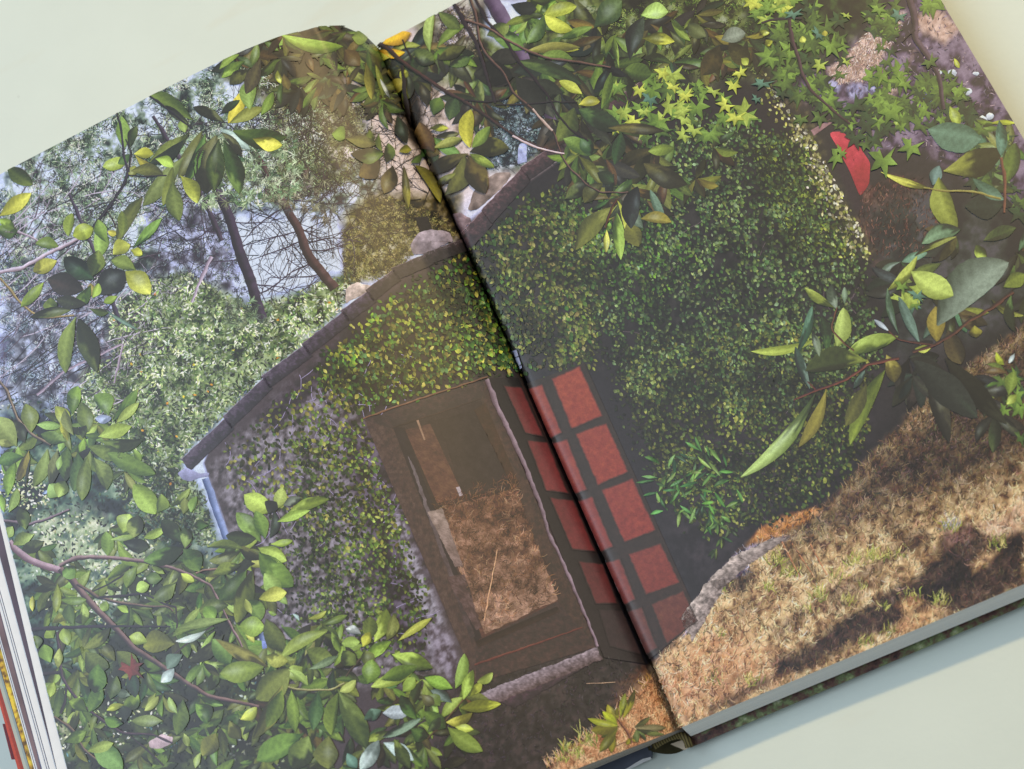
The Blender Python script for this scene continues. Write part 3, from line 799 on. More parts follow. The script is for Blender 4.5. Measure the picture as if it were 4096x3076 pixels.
needles([
    ([(0, 350), (330, 190), (480, 130), (600, 160), (700, 200), (700, 420), (560, 420), (400, 420), (260, 600), (0, 640)], 1150, lightn, 19),
    ([(0, 560), (230, 620), (200, 880), (0, 900)], 260, [(92, 104, 104), (140, 150, 150), (70, 74, 84), (176, 184, 184)], 16),
    ([(560, 190), (780, 190), (820, 330), (700, 430), (610, 430)], 300, [(62, 60, 46), (100, 104, 66), (140, 144, 100), (46, 42, 42)], 14),
    ([(330, 440), (500, 430), (540, 640), (330, 610)], 90, [(84, 88, 84), (120, 128, 118), (62, 58, 66)], 12),
    ([(740, 500), (830, 420), (960, 470), (985, 515), (900, 540), (850, 590), (745, 620)], 420, [(112, 108, 62), (82, 78, 46), (150, 144, 92), (52, 48, 34)], 9),
    (T('B', 900, 580, 1330, 620, 1380, 860, 1180, 1060, 930, 1100, 860, 900), 230, [(58, 66, 64), (92, 104, 100), (130, 144, 136), (40, 42, 46)], 11),
    (T('B', 650, 60, 850, 60, 900, 360, 760, 420, 620, 330), 80, [(70, 60, 52), (104, 96, 70), (140, 130, 100)], 10),
    ([(1250, 20), (1640, -20), (1640, 160), (1420, 200), (1250, 240)], 260, [(92, 108, 56), (64, 76, 44), (130, 144, 80), (44, 44, 34)], 12),
])
# bare twigs in the sky
tw = Ink()
def twig(x, y, ang, ln, w_, depth, col):
    n = 6
    pts = [(x, y)]
    for i in range(n):
        ang += random.uniform(-.28, .28)
        pts.append((pts[-1][0] + math.cos(ang) * ln / n, pts[-1][1] + math.sin(ang) * ln / n))
        if depth and random.random() < .55:
            twig(*pts[-1], ang + random.choice((-1, 1)) * random.uniform(.4, 1.1), ln * random.uniform(.35, .6), w_ * .6, depth - 1, col)
    tw.add(*poly_strip(pts, w_, w_ * .35, col, n=9))
for x, y, a, l_ in ((478, 470, 2.6, 90), (500, 500, 3.0, 110), (520, 560, 2.7, 100), (530, 610, .2, 120), (545, 640, -.5, 130), (500, 480, .1, 100), (620, 470, .3, 120),
                    (640, 500, 2.9, 120), (650, 520, 2.8, 130), (670, 540, .2, 90), (690, 560, 2.9, 140), (700, 590, 2.8, 120), (655, 530, -.3, 130), (600, 430, .2, 150), (610, 450, 2.8, 120)):
    twig(x, y, a, l_, 3.4, 2, (76, 68, 74))
for k in range(130):
    twig(random.uniform(0, 330), random.uniform(420, 860), random.uniform(-.9, -.3) + random.choice((0, 3.14)), random.uniform(60, 150), 2.6, 2, random.choice(((62, 54, 58), (52, 46, 52), (88, 78, 80), (168, 158, 158))))
for k in range(120):
    twig(random.uniform(330, 740), random.uniform(250, 560), random.uniform(0, 6.28), random.uniform(50, 110), 2.2, 2, random.choice(((56, 48, 50), (74, 64, 66), (46, 40, 42))))
for k in range(26):
    twig(*T1('A', random.uniform(1900, 2230), random.uniform(640, 1500)), random.uniform(0, 6.28), random.uniform(40, 90), 2.0, 2, (62, 52, 50))
for k in range(80):
    twig(*T1('B', random.uniform(-60, 560), random.uniform(620, 1500)), random.uniform(0, 6.28), random.uniform(30, 90), 1.9, 2, random.choice(((58, 50, 44), (44, 38, 34), (80, 70, 50))))
for k in range(18):
    twig(*T1('B', random.uniform(640, 900), random.uniform(60, 420)), random.uniform(0, 6.28), random.uniform(30, 70), 1.8, 2, (78, 64, 58))
for k in range(30):
    twig(*T1('B', random.uniform(880, 1400), random.uniform(600, 1100)), random.uniform(0, 6.28), random.uniform(30, 70), 1.8, 1, (50, 50, 52))
tw.build("printed_twigs", 2, "stuff", label="printed bare twigs against the pale sky")
# trunks
def branch(name, pts, w0, w1, col, layer, light=None, **k):
    one(name, poly_strip(pts, w0, w1, col, light), layer, **k)
tr = [
    (np.r_[T('A', 1250, 960, 1330, 1110, 1400, 1230, 1480, 1390, 1530, 1560), T('D', 1570, 20, 1625, 150, 1660, 290, 1700, 420)], 17, 25, (60, 52, 58), (90, 80, 86)),
    (np.r_[T('A', 1640, 980, 1720, 1110, 1770, 1200, 1840, 1330, 1930, 1480, 1990, 1640), T('D', 2030, 40, 2090, 110, 2170, 210)], 14, 22, (70, 56, 54), (104, 86, 80)),
    (np.array([(330, 250), (380, 330), (440, 430), (480, 520)]), 8, 11, (64, 56, 60), (96, 86, 90)),
    (np.array([(150, 420), (210, 560), (260, 700)]), 7, 10, (66, 58, 64), (98, 88, 94)),
    (T('B', 960, -20, 1050, 130, 1150, 330, 1260, 560, 1330, 690, 1400, 870), 34, 24, (92, 78, 88), (124, 108, 118)),
    (np.r_[T('D', 740, 820, 800, 560, 640, 640, 420, 740, 240, 900)], 4, 6, (140, 124, 128), (176, 160, 160)),
    (T('D', 1370, 0, 1310, 130, 1240, 300), 9, 5, (150, 134, 138), (190, 176, 176)),
]
for k, (pts, a, c, col, li) in enumerate(tr):
    branch("printed_tree_trunk" if k < 5 else "printed_dead_branch", pts, a, c, col, 3, li)
nd2 = Ink()
for poly, n, cols in ((T('A', 1100, 900, 1900, 860, 2000, 1250, 1700, 1330, 1300, 1330), 260, lightn[:3] + [(104, 112, 84)]), (T('A', 1500, 1150, 2100, 1100, 2200, 1500, 2000, 1400, 1700, 1300), 60, [(96, 92, 80), (130, 130, 100)]),
                      (T('D', 1450, 250, 1800, 330, 1700, 480, 1480, 460), 40, [(120, 132, 96), (90, 100, 80)])):
    c = inside(poly, n); m_ = 13
    P = np.repeat(c, m_, 0) + RNG.normal(0, 1.2, (n * m_, 2))
    nd2.add(*strokes(P, R_(n * m_, 8, 19), R_(n * m_, 1.2, 2.3), np.repeat(R_(n, 0, 6.28), m_) + RNG.normal(0, 1.0, n * m_), np.repeat(pick(n, cols), m_, 0) * R_(n * m_, .75, 1.3)[:, None]))
nd2.build("printed_pine_needles", 4, "stuff", label="printed pine needles in front of the trunks")
# shrub leaves
n = 8200
P = inside(np.asarray(BUSH), n)
a = Ink()
br = np.clip(fbm(P[:, 0], P[:, 1], 22, 5) * 1.7 - .2 + .25 * vn(P[:, 0], P[:, 1], 7, 2), .45, 1.2) * np.where(RNG.random(n) < .22, .55, 1.08)
top = np.clip(1.06 - (P[:, 1] - 620) / 1500, .6, 1.05)
cc = pick(n, [(176, 190, 112), (200, 208, 150), (140, 160, 88), (108, 130, 76), (208, 214, 176)]) * (br * top)[:, None] + np.array([10, 12, 14])
a.add(*small_leaves(P, R_(n, 7, 13), R_(n, 2.2, 4.2), R_(n, 0, 6.28), cc))
k_ = 26; Pq = inside(np.asarray(BUSH), k_)
a.add(*small_leaves(Pq, R_(k_, 6, 9), R_(k_, 4, 6), R_(k_, 0, 6.28), pick(k_, [(222, 190, 60), (206, 150, 60)])))
n = 3000
P = inside([(0, 860), (160, 870), (330, 1000), (460, 1180), (580, 1400), (660, 1661), (0, 1661)], n)
br = np.clip(fbm(P[:, 0], P[:, 1], 30, 6) * 2.0 - .5, .25, 1.1)
a.add(*small_leaves(P, R_(n, 6, 12), R_(n, 2.5, 5), R_(n, 0, 6.28), pick(n, [(120, 140, 96), (84, 104, 84), (170, 180, 132), (190, 196, 170), (100, 128, 120)]) * br[:, None]))
for poly, n in (([(60, 1110), (190, 1100), (340, 1170), (330, 1290), (130, 1330)], 420), ([(90, 1490), (330, 1470), (360, 1590), (120, 1640)], 240), (T('G', 180, 540, 700, 560, 700, 760, 400, 700), 150), (T('D', 0, 1330, 300, 1440, 330, 1640, 0, 1640), 220)):
    P = inside(poly, n)
    a.add(*small_leaves(P, R_(n, 5, 11), R_(n, 2.5, 5), R_(n, 0, 6.28), pick(n, [(214, 212, 160), (170, 178, 120), (120, 140, 92), (226, 226, 200)])))
a.build("printed_shrub_leaves", 2, "stuff", label="printed small shrub leaves beside the cottage roof")

# ---------- cottage: verge tiles, wall ivy, door, shutter
def tile(p0, p1, th, dth, col, nx=(.56, .83)):
    """one verge tile from p0 (lower) to p1 (upper); its face hangs below the edge line"""
    p0, p1 = np.array(p0, float), np.array(p1, float)
    nrm = np.array(nx) / np.hypot(*nx)
    a = Ink()
    a.add(*quad_geo([p0, p1, p1 + nrm * dth, p0 + nrm * th], col, 2.5, .34, 6, 1, grad=np.array(col) * .7, ragged=1.6))
    a.add(*quad_geo([p0 - nrm * 1, p1 - nrm * 1, p1 + nrm * 6, p0 + nrm * 7], np.array(col) * 1.5, 3, .3, 5, 2, ragged=1.6))
    a.build("printed_roof_tile", 5)
J = [(392, 992), (484, 905), (567, 818), (654, 748), (738, 676), (792, 632), (846, 585), (916, 552), (994, 521)]
for i in range(8):
    up = 0 if i == 0 else 7
    tile((J[i][0] - up * .3, J[i][1] - up * .6), (J[i + 1][0] + 5, J[i + 1][1] - 3), 32 - i * .5, 31 - i * .6, (94, 86, 90) if i < 5 else (84, 76, 74))
JR = [(986, 516), (1040, 458), (1124, 366), (1206, 308), (1300, 236), (1391, 172)]
for i in range(5):
    tile((JR[i][0], JR[i][1] - (3 if i else 0)), (JR[i + 1][0] + 3, JR[i + 1][1] - 2), 40 - 3 * i, 36 - 3 * i, (100, 84, 80), (.6, .8))
# rocks along the roof
def blob(name, poly, col, layer, tex=.3, texs=12, rag=5, label=None):
    """rounded printed patch: rings from the outline to the middle"""
    poly = np.asarray(poly, float); c = poly.mean(0)
    m_ = 44; per = np.concatenate([poly, poly[:1]]); d = np.concatenate([[0], np.cumsum(np.hypot(*np.diff(per, axis=0).T))])
    s = np.linspace(0, d[-1], m_, endpoint=False)
    E = np.stack([np.interp(s, d, per[:, 0]), np.interp(s, d, per[:, 1])], 1)
    E = (np.roll(E, 1, 0) + 2 * E + np.roll(E, -1, 0)) / 4
    E += rag * 2 * np.stack([fbm(E[:, 0], E[:, 1], 14, 1) - .5, fbm(E[:, 0], E[:, 1], 14, 3) - .5], 1)
    rs = np.linspace(1, .03, 13)
    V = np.concatenate([c + (E - c) * r for r in rs])
    C = np.array(col, float)[None, :] * (1 + tex * 2 * (fbm(V[:, 0], V[:, 1], texs, 2) - .5))[:, None]
    C *= (1.12 - .3 * np.clip((V[:, 1] - poly[:, 1].min()) / np.ptp(poly[:, 1]), 0, 1))[:, None]
    i = np.arange(13 * m_).reshape(13, m_); j = np.roll(i, -1, 1)
    F = np.stack([i[:-1], j[:-1], j[1:], i[1:]], -1).reshape(-1, 4)
    return one(name, (V, C, F), layer, label=label)
blob("printed_boulder", T('B', 445, 1580, 500, 1510, 600, 1490, 690, 1510, 730, 1560, 640, 1600, 560, 1650, 460, 1650), (150, 140, 140), 5, .4, 10)
blob("printed_boulder", T('B', 690, 1400, 740, 1370, 830, 1410, 840, 1440, 760, 1530, 720, 1480), (132, 112, 106), 4, .4, 10)
blob("printed_boulder", T('B', 850, 1260, 940, 1160, 1010, 1120, 1100, 1115, 1090, 1170, 960, 1290, 880, 1360, 820, 1370), (140, 124, 108), 4, .4, 12)
blob("printed_boulder", T('E', 25, 220, 60, 180, 130, 170, 200, 195, 190, 230, 100, 270, 30, 310), (186, 170, 150), 4, .4, 10)
blob("printed_rock_spire", T('B', 1140, 960, 1165, 930, 1200, 930, 1200, 1050, 1145, 1060), (164, 170, 190), 4, .3, 10, 3)
one("printed_roof_vent", quad_geo(T('B', 476, 1410, 560, 1405, 590, 1500, 510, 1510), (44, 40, 38), 3, .3, 4), 4)
# gutter end and downpipe
blob("printed_gutter_end", T('D', 1150, 1405, 1205, 1365, 1290, 1410, 1360, 1400, 1350, 1425, 1280, 1440, 1230, 1460, 1180, 1445), (150, 150, 168), 6, .12, 12, 1)
one("printed_downpipe", poly_strip(np.r_[T('D', 1330, 1440, 1370, 1550, 1410, 1670), T('G', 1420, 40, 1460, 150, 1500, 260, 1560, 460, 1620, 600, 1700, 800, 1720, 880)], 16, 14, (98, 110, 134), (140, 152, 176)), 5)
# ivy
def ivy(regions, layer, name, lab, only=None):
    a = Ink()
    for poly, n, cols, s0, s1, dens in regions:
        P = inside(poly, int(n)); P = P + RNG.normal(0, 11, P.shape)
        P = P[sdist(np.asarray(WALL_L if only == 'left' else WALL_R, float), P[:, 0], P[:, 1]) < -2]
        if dens: P = P[vn(P[:, 0], P[:, 1], dens, 3) + .5 * vn(P[:, 0], P[:, 1], dens / 3, 4) + .25 * RNG.random(len(P)) > .52]
        m_ = len(P)
        c = pick(m_, cols, var=.2) * np.clip(.70 + .9 * (fbm(P[:, 0], P[:, 1], 60, 2) - .5) + R_(m_, -.2, .36), .42, 1.35)[:, None]
        ang = np.where(RNG.random(m_) < .6, RNG.normal(1.1, .5, m_), R_(m_, 0, 6.28))
        ln = R_(m_, s0, s1)
        a.add(*small_leaves(P, ln, ln * R_(m_, .42, .72), ang, c))
    a.build(name, layer, "stuff", only=only, label=lab)
drk = [(102, 122, 72), (82, 100, 62), (126, 138, 84), (62, 76, 52), (112, 128, 90)]
ivy([
    ([(740, 740), (850, 650), (940, 600), (1000, 560), (1130, 800), (1050, 812), (900, 850), (800, 880), (700, 860), (690, 780)], 2300, ivy_c, 8, 15, 0),
    ([(830, 640), (1000, 550), (1130, 800), (1040, 805), (920, 760)], 420, [(70, 104, 48), (54, 84, 44), (90, 124, 56)], 7, 13, 0),
    ([(480, 980), (700, 800), (780, 880), (800, 1000), (860, 1180), (760, 1200), (620, 1100), (560, 1100), (500, 1050)], 900, [(146, 152, 78), (120, 136, 70), (100, 118, 64), (164, 160, 88)], 8, 14, 40),
    ([(640, 940), (790, 920), (860, 1100), (930, 1330), (900, 1420), (700, 1400), (640, 1150)], 2100, [(112, 130, 68), (90, 110, 58), (134, 144, 78), (74, 88, 54)], 7, 13, 30),
    ([(590, 1060), (700, 1080), (760, 1300), (680, 1420), (600, 1330)], 700, [(104, 116, 70), (86, 96, 62), (128, 134, 84)], 6, 11, 30),
], 4, "printed_ivy_leaves", "printed ivy leaves on the wall left of the door", 'left')
vines = Ink()
for k in range(90):
    x, y = random.uniform(480, 900), random.uniform(760, 1420)
    if sdist(np.asarray(WALL_L), np.array([x]), np.array([y]))[0] < -4 and not (x > 800 and y > 880 and x < 980 and y < 1000):
        n_ = 5; pts = [(x, y)]; an = random.uniform(0, 6.28)
        for i in range(n_):
            an += random.uniform(-.6, .6); pts.append((pts[-1][0] + 11 * math.cos(an), pts[-1][1] + 11 * math.sin(an)))
        vines.add(*poly_strip(pts, 1.6, .8, (150, 140, 156), n=10))
for k in range(70):
    x, y = random.uniform(1010, 1900), random.uniform(420, 1150)
    if sdist(np.asarray(WALL_R), np.array([x]), np.array([y]))[0] < -40 and not (1140 < x < 1520 and y > 780):
        pts = [(x, y)]; an = random.uniform(0, 6.28)
        for i in range(6):
            an += random.uniform(-.5, .5); pts.append((pts[-1][0] + 10 * math.cos(an), pts[-1][1] + 10 * math.sin(an)))
        vines.add(*poly_strip(pts, 1.4, .7, (104, 92, 88), n=10))
vines.build("printed_ivy_stems", 3, "stuff", label="printed bare ivy stems on the wall")
yl = [(124, 132, 66), (138, 142, 78), (102, 116, 58), (86, 100, 54), (142, 138, 86), (84, 108, 58)]
ivy([
    ([(1000, 560), (1130, 440), (1230, 410), (1300, 560), (1290, 780), (1180, 800), (1120, 760)], 2900, yl, 7.5, 14, 34),
    ([(1180, 430), (1300, 330), (1560, 240), (1700, 300), (1860, 560), (1900, 780), (1700, 900), (1380, 860), (1310, 740)], 10500, drk, 7, 12, 44),
    ([(1330, 740), (1700, 700), (1880, 780), (1880, 960), (1800, 1060), (1640, 1130), (1520, 1150), (1440, 1080), (1390, 900)], 5200, [(112, 122, 64), (136, 138, 74), (88, 100, 56), (70, 82, 50)], 7, 12.5, 40),
    ([(1300, 740), (1420, 840), (1490, 1000), (1440, 1090), (1390, 990), (1330, 850)], 520, [(92, 100, 62), (76, 84, 56), (110, 116, 70)], 6.5, 11.5, 30),
    ([(1520, 980), (1860, 900), (1850, 990), (1700, 1080), (1580, 1130)], 700, [(64, 76, 48), (80, 92, 56), (54, 62, 44)], 6, 11, 40),
    ([(1200, 430), (1420, 300), (1500, 560), (1380, 700), (1290, 600)], 500, [(92, 124, 56), (112, 140, 62)], 8, 13, 30),
    (T('C', 540, 300, 640, 330, 720, 560, 840, 760, 940, 1000, 1010, 1180, 1090, 1340, 1230, 1640, 1100, 1640, 960, 1360, 840, 1120, 700, 820, 600, 600), 700, [(224, 216, 160), (196, 190, 124), (168, 170, 90), (230, 226, 190)], 6, 12, 26),
    (T('C', 480, 300, 680, 330, 770, 560, 890, 760, 990, 1000, 1060, 1180, 1140, 1340, 1290, 1660, 1040, 1660, 900, 1360, 780, 1120, 640, 820, 540, 600), 420, [(196, 190, 124), (168, 170, 90), (140, 146, 76)], 6, 12, 20),
    (T('C', 430, 900, 760, 900, 1100, 1640, 700, 1640), 900, [(130, 140, 66), (104, 118, 56), (84, 98, 50)], 7, 12, 30),
], 4, "printed_ivy_leaves", "printed ivy leaves covering the wall right of the gutter", 'right')
# door
FR = [T1('E', 150, 1062), T1('E', 940, 805), T1('H', 1652, 872), T1('H', 872, 1105)]
IN = [T1('E', 338, 1118), T1('E', 905, 935), T1('H', 1400, 575), T1('H', 872, 835)]
fb = (88, 66, 54)
fr = Ink()
fr.add(*quad_geo([FR[0], FR[1], IN[1], IN[0]], (82, 72, 65), 3, .2, 7, 1, grad=(76, 66, 60)))
fr.add(*quad_geo([FR[1], FR[2], IN[2], IN[1]], (84, 73, 63), 3, .2, 7, 2, grad=(86, 74, 63)))
fr.add(*quad_geo([FR[2], FR[3], IN[3], IN[2]], (84, 72, 64), 3, .2, 7, 3, grad=(80, 69, 63)))
fr.add(*quad_geo([FR[3], FR[0], IN[0], IN[3]], (90, 79, 71), 3, .2, 7, 4, grad=(86, 75, 67)))
fr.build("printed_door_frame", 6)
one("printed_door_glass", quad_geo(IN, (70, 58, 52), 3, .25, 22, 2, grad=(92, 72, 60)), 6)
one("printed_lintel_edge", poly_strip(T('E', 140, 1050, 400, 960, 560, 905, 800, 830, 945, 785), 4, 3, (116, 90, 72), (130, 104, 84)), 7)
one("printed_frame_rebate", poly_strip(T('E', 330, 1110, 620, 1020, 900, 925), 4, 3, (62, 50, 44), (80, 64, 54)), 7)
one("printed_frame_rebate", quad_geo(np.r_[T('E', 335, 1110, 410, 1110), T('H', 910, 810, 868, 838)], (58, 50, 50), 3, .1, 9, 2), 7)
one("printed_curtain", quad_geo(T('E', 412, 1125, 575, 1085, 795, 1560, 620, 1600), (92, 75, 64), 3, .22, 14, 2, grad=(104, 82, 68)), 7)
one("printed_dark_room", quad_geo(T('E', 620, 1065, 860, 1000, 1115, 1510, 800, 1560), (62, 52, 46), 3, .22, 18, 3, grad=(72, 60, 54), ragged=5), 8)
one("printed_inner_stile", quad_geo(T('E', 860, 1000, 930, 950, 1150, 1480, 1110, 1500), (80, 60, 44), 3, .12, 12, 2), 8)
one("printed_glass_streak", quad_geo(np.r_[T('E', 425, 1290, 470, 1360), T('H', 865, 800, 835, 820)], (112, 104, 100), 3, .2, 16, 3, grad=(84, 74, 70), ragged=3), 8)
one("printed_white_label", quad_geo(T('E', 742, 1498, 765, 1492, 786, 1548, 766, 1556), (168, 156, 150), 3, .05), 9)
one("printed_white_label", quad_geo(T('E', 486, 1065, 500, 1060, 545, 1190, 535, 1192), (150, 124, 100), 3, .1), 9)
GR = np.r_[T('E', 600, 1640, 760, 1560, 980, 1530, 1130, 1500), T('H', 1180, 10, 1400, 545, 1240, 630, 930, 780, 870, 640)]
one("printed_reflected_bank", quad_geo(np.r_[T('E', 610, 1640, 1130, 1505), T('H', 1400, 565, 930, 790)], (108, 84, 68), 3, .55, 20, 4, grad=(140, 114, 94), ragged=4), 8)
g_ = Ink(); n = 1500
P = inside(GR, n); tone = np.clip(.35 + 1.9 * (fbm(P[:, 0], P[:, 1], 40, 3) - .3), .42, 1.3)
g_.add(*strokes(P, R_(n, 7, 20), R_(n, .8, 1.7), RNG.normal(-1.2, .8, n), pick(n, [(182, 142, 108), (150, 112, 86), (204, 168, 132), (96, 76, 66), (160, 122, 88)]) * tone[:, None], .3))
n = 260; P = inside(T('E', 610, 1560, 1120, 1420, 1150, 1560, 640, 1700), n)
g_.add(*strokes(P, R_(n, 6, 16), R_(n, .8, 1.5), RNG.normal(-1.3, .8, n), pick(n, [(112, 84, 68), (88, 68, 58), (134, 102, 80)]), .3))
g_.add(*poly_strip(T('H', 925, 700, 950, 560, 985, 370, 1010, 240), 3, 1.4, (190, 150, 112)))
g_.build("printed_reflected_grass", 9, "stuff", label="printed dry grass reflected in the door glass")
one("printed_reflected_post", quad_geo(T('H', 560, 0, 650, -30, 790, 350, 735, 350), (150, 134, 118), 3, .3, 10, 3, grad=(118, 102, 92), ragged=3), 10)
one("printed_reflected_post", quad_geo(T('H', 680, 420, 800, 400, 905, 740, 870, 760), (96, 82, 76), 3, .3, 10, 3, ragged=3), 9)
one("printed_bottom_rail", quad_geo(T('H', 868, 835, 1395, 610, 1420, 640, 885, 875), (50, 40, 36), 3, .15, 9, 2, grad=(78, 60, 50)), 9)
one("printed_bottom_bead", poly_strip(T('H', 862, 985, 1100, 905, 1560, 745), 5, 3, (104, 66, 62), (120, 84, 72)), 9)
one("printed_door_jamb", poly_strip(np.r_[T('E', 938, 800, 1000, 960, 1075, 1120, 1190, 1370, 1310, 1665), T('H', 1330, 110, 1430, 320, 1560, 620, 1660, 870)], 11, 5, (120, 104, 106), (150, 134, 136)), 10)
one("printed_door_sill", quad_geo(T('H', 890, 1175, 1655, 872, 1690, 950, 1010, 1235), (146, 135, 134), 2.5, .4, 5, 3, grad=(100, 87, 82), ragged=3), 8)
one("printed_sill_stone", quad_geo(T('H', 1000, 1225, 1680, 945, 1560, 1010, 1130, 1262), (92, 76, 80), 2.5, .35, 7, 4, grad=(66, 54, 58), ragged=4), 7)
# shutter
one("printed_shutter_rail", quad_geo(np.r_[T('E', 950, 790, 1140, 790), T('H', 1985, 985, 1700, 940)], (44, 40, 40), 4, .12, 20, 2, grad=(60, 50, 48)), 6, only='left')
one("printed_shutter_rail", quad_geo(np.r_[T('E', 1190, 830, 1575, 690), T('I', 110, 690), T('H', 1990, 960)], (74, 62, 48), 4, .12, 16, 2, grad=(76, 58, 46)), 5, only='right')
pl = [T('E', 1050, 845, 1165, 862, 1300, 1168, 1185, 1142), T('E', 1200, 1200, 1330, 1215, 1462, 1535, 1320, 1512),
      np.r_[T('E', 1350, 1570, 1500, 1590), T('H', 1635, 250, 1490, 235)], T('H', 1535, 320, 1690, 340, 1780, 588, 1642, 588), T('H', 1665, 632, 1815, 640, 1940, 920, 1735, 862)]
pc = [(112, 64, 62), (118, 66, 64), (114, 64, 62), (104, 62, 60), (76, 60, 58)]
for p_, c in zip([q_.mean(0) + (q_ - q_.mean(0)) * 1.07 for q_ in pl], pc): one("printed_shutter_panel", quad_geo(p_, c, 2.2, .08, 12, 2, grad=np.array(c) * 1.06, ragged=1, soft=(50, 43, 41)), 8, only='left')
pr_ = [T('E', 1216, 862, 1305, 835, 1430, 1138, 1342, 1188), T('E', 1362, 1216, 1470, 1190, 1592, 1508, 1502, 1540), np.r_[T('E', 1532, 1592, 1630, 1560), T('H', 1760, 215, 1682, 250)],
       T('H', 1702, 330, 1810, 302, 1910, 560, 1832, 592), T('H', 1842, 650, 1950, 615, 2050, 872, 1962, 930)]
pw = [T('E', 1366, 800, 1545, 716, 1690, 1030, 1492, 1115), T('E', 1522, 1156, 1720, 1084, 1856, 1390, 1662, 1480), np.r_[T('E', 1692, 1520, 1890, 1445), T('H', 2032, 110, 1832, 190)],
      T('H', 1862, 270, 2070, 205, 2190, 450, 1976, 530), np.r_[T('H', 2010, 592, 2215, 510), T('I', 90, 700), T('H', 2110, 850)]]
for p_, c in zip([q_.mean(0) + (q_ - q_.mean(0)) * 1.06 for q_ in pr_ + pw], [(146, 84, 64), (144, 82, 62), (138, 78, 60), (130, 78, 60), (112, 78, 60), (152, 86, 64), (148, 83, 62), (144, 81, 62), (134, 79, 60), (116, 80, 60)]):
    one("printed_shutter_panel", quad_geo(p_, np.array(c) * (.97, 1.0, 1.06), 2.2, .1, 9, 4, grad=np.array(c) * .95, ragged=1.5, soft=(72, 62, 48)), 7, only='right')
lamp = Ink()
lamp.add(*quad_geo(T('E', 1104, 614, 1140, 606, 1178, 720, 1146, 742), (140, 140, 146), 2, .1, 6, 2, grad=(176, 172, 174)))
lamp.build("printed_wall_lamp", 7, only='right')
cage = Ink()
for p_ in (T('E', 1106, 660, 1158, 648), T('E', 1130, 718, 1178, 700), T('E', 1120, 612, 1160, 738)): cage.add(*poly_strip(p_, 2.4, 2.4, (40, 36, 36), n=6))
cage.build("printed_lamp_cage", 8, only='right')
# far red shutter behind the sweet gum leaves
blob("printed_red_board", T('C', 948, 858, 1030, 850, 1130, 930, 1216, 1054, 1208, 1196, 1150, 1277, 1076, 1096), (176, 78, 80), 5, .14, 14, 1)
one("printed_wall_coping", quad_geo(T('C', 830, 845, 960, 770, 975, 790, 850, 880), (150, 120, 112), 3, .2), 5)
for x, y, r in ((1750, 472, 34), (1830, 598, 46), (1940, 775, 36), (1990, 752, 30), (1665, 470, 20), (1900, 478, 20), (690, 1000, 5)):
    a_ = np.linspace(0, 6.28, 8)[:-1]
    blob("printed_white_flower", T('C', *np.stack([x + r * np.cos(a_), y + r * .7 * np.sin(a_)], 1).ravel()), (198, 206, 200), 7, .15, 8, 4)
# straw
st = Ink(); n = 900
P = inside(T('C', 930, 460, 1060, 350, 1220, 190, 1350, 80, 1440, 80, 1400, 200, 1270, 420, 1190, 520, 1010, 540), n)
st.add(*strokes(P, R_(n, 4, 10), R_(n, 1, 2), RNG.normal(1.9, .6, n), pick(n, [(204, 178, 152), (226, 204, 182), (160, 132, 110), (184, 156, 130)], var=.2)))
n = 700; P = inside([(1820, 150), (1960, 0), (2060, 20), (2200, 300), (2150, 420), (1990, 330), (1850, 300)], n)
st.add(*strokes(P, R_(n, 4, 12), R_(n, 1, 2.2), R_(n, 0, 6.28), pick(n, [(150, 134, 136), (110, 98, 104), (84, 74, 82), (176, 156, 146)], var=.2)))
n = 700; P = inside(T('C', 1150, 1230, 1400, 1130, 1560, 1150, 1690, 1300, 1620, 1660, 1270, 1660, 1140, 1450), n)
st.add(*strokes(P, R_(n, 4, 11), R_(n, 1, 2.2), RNG.normal(1.7, .5, n), pick(n, [(110, 84, 70), (84, 64, 54), (132, 104, 86), (64, 50, 44)], var=.2)))
st.build("printed_straw", 5, "stuff", label="printed dry straw, bark and rubble at the upper right")

# ---------- the bank: thousands of grass blades that take the tone of the ground under them
gr = Ink()
n = 17000
P = inside(HILL, n); base = paint(P[:, 0], P[:, 1])
gr.add(*strokes(P, R_(n, 6, 21), R_(n, .9, 2.2), RNG.normal(-1.35, .75, n), base * np.where(RNG.random(n) < .4, R_(n, .48, .85), R_(n, 1.02, 1.42))[:, None] + RNG.normal(0, 5, (n, 3)), .3))
n = 2300
P = inside(np.concatenate([T('H', 1330, 1670, 1400, 1610, 1540, 1500, 1680, 1400, 1790, 1310, 1900, 1200, 2010, 1080, 2180, 1400, 1900, 1670)]), n); base = paint(P[:, 0], P[:, 1])
gr.add(*strokes(P, R_(n, 5, 15), R_(n, .8, 1.9), RNG.normal(-1.5, .6, n), np.maximum(base, (140, 100, 70)) * np.where(RNG.random(n) < .4, R_(n, .6, .9), R_(n, .95, 1.25))[:, None], .3))
# ragged lit fringe over the dark
n = 150; s = RNG.random(n)
E_ = T('H', 1335, 1650, 1400, 1600, 1540, 1490, 1690, 1390, 1800, 1300, 1900, 1190, 2000, 1080); ii = np.linspace(0, 1, len(E_))
P = np.stack([np.interp(s, ii, E_[:, 0]), np.interp(s, ii, E_[:, 1])], 1) + RNG.normal(0, 3, (n, 2))
gr.add(*strokes(P, R_(n, 9, 26), R_(n, 1.2, 2.4), RNG.normal(-1.9, .45, n), pick(n, [(216, 170, 128), (190, 160, 92), (226, 190, 150)]), .25))
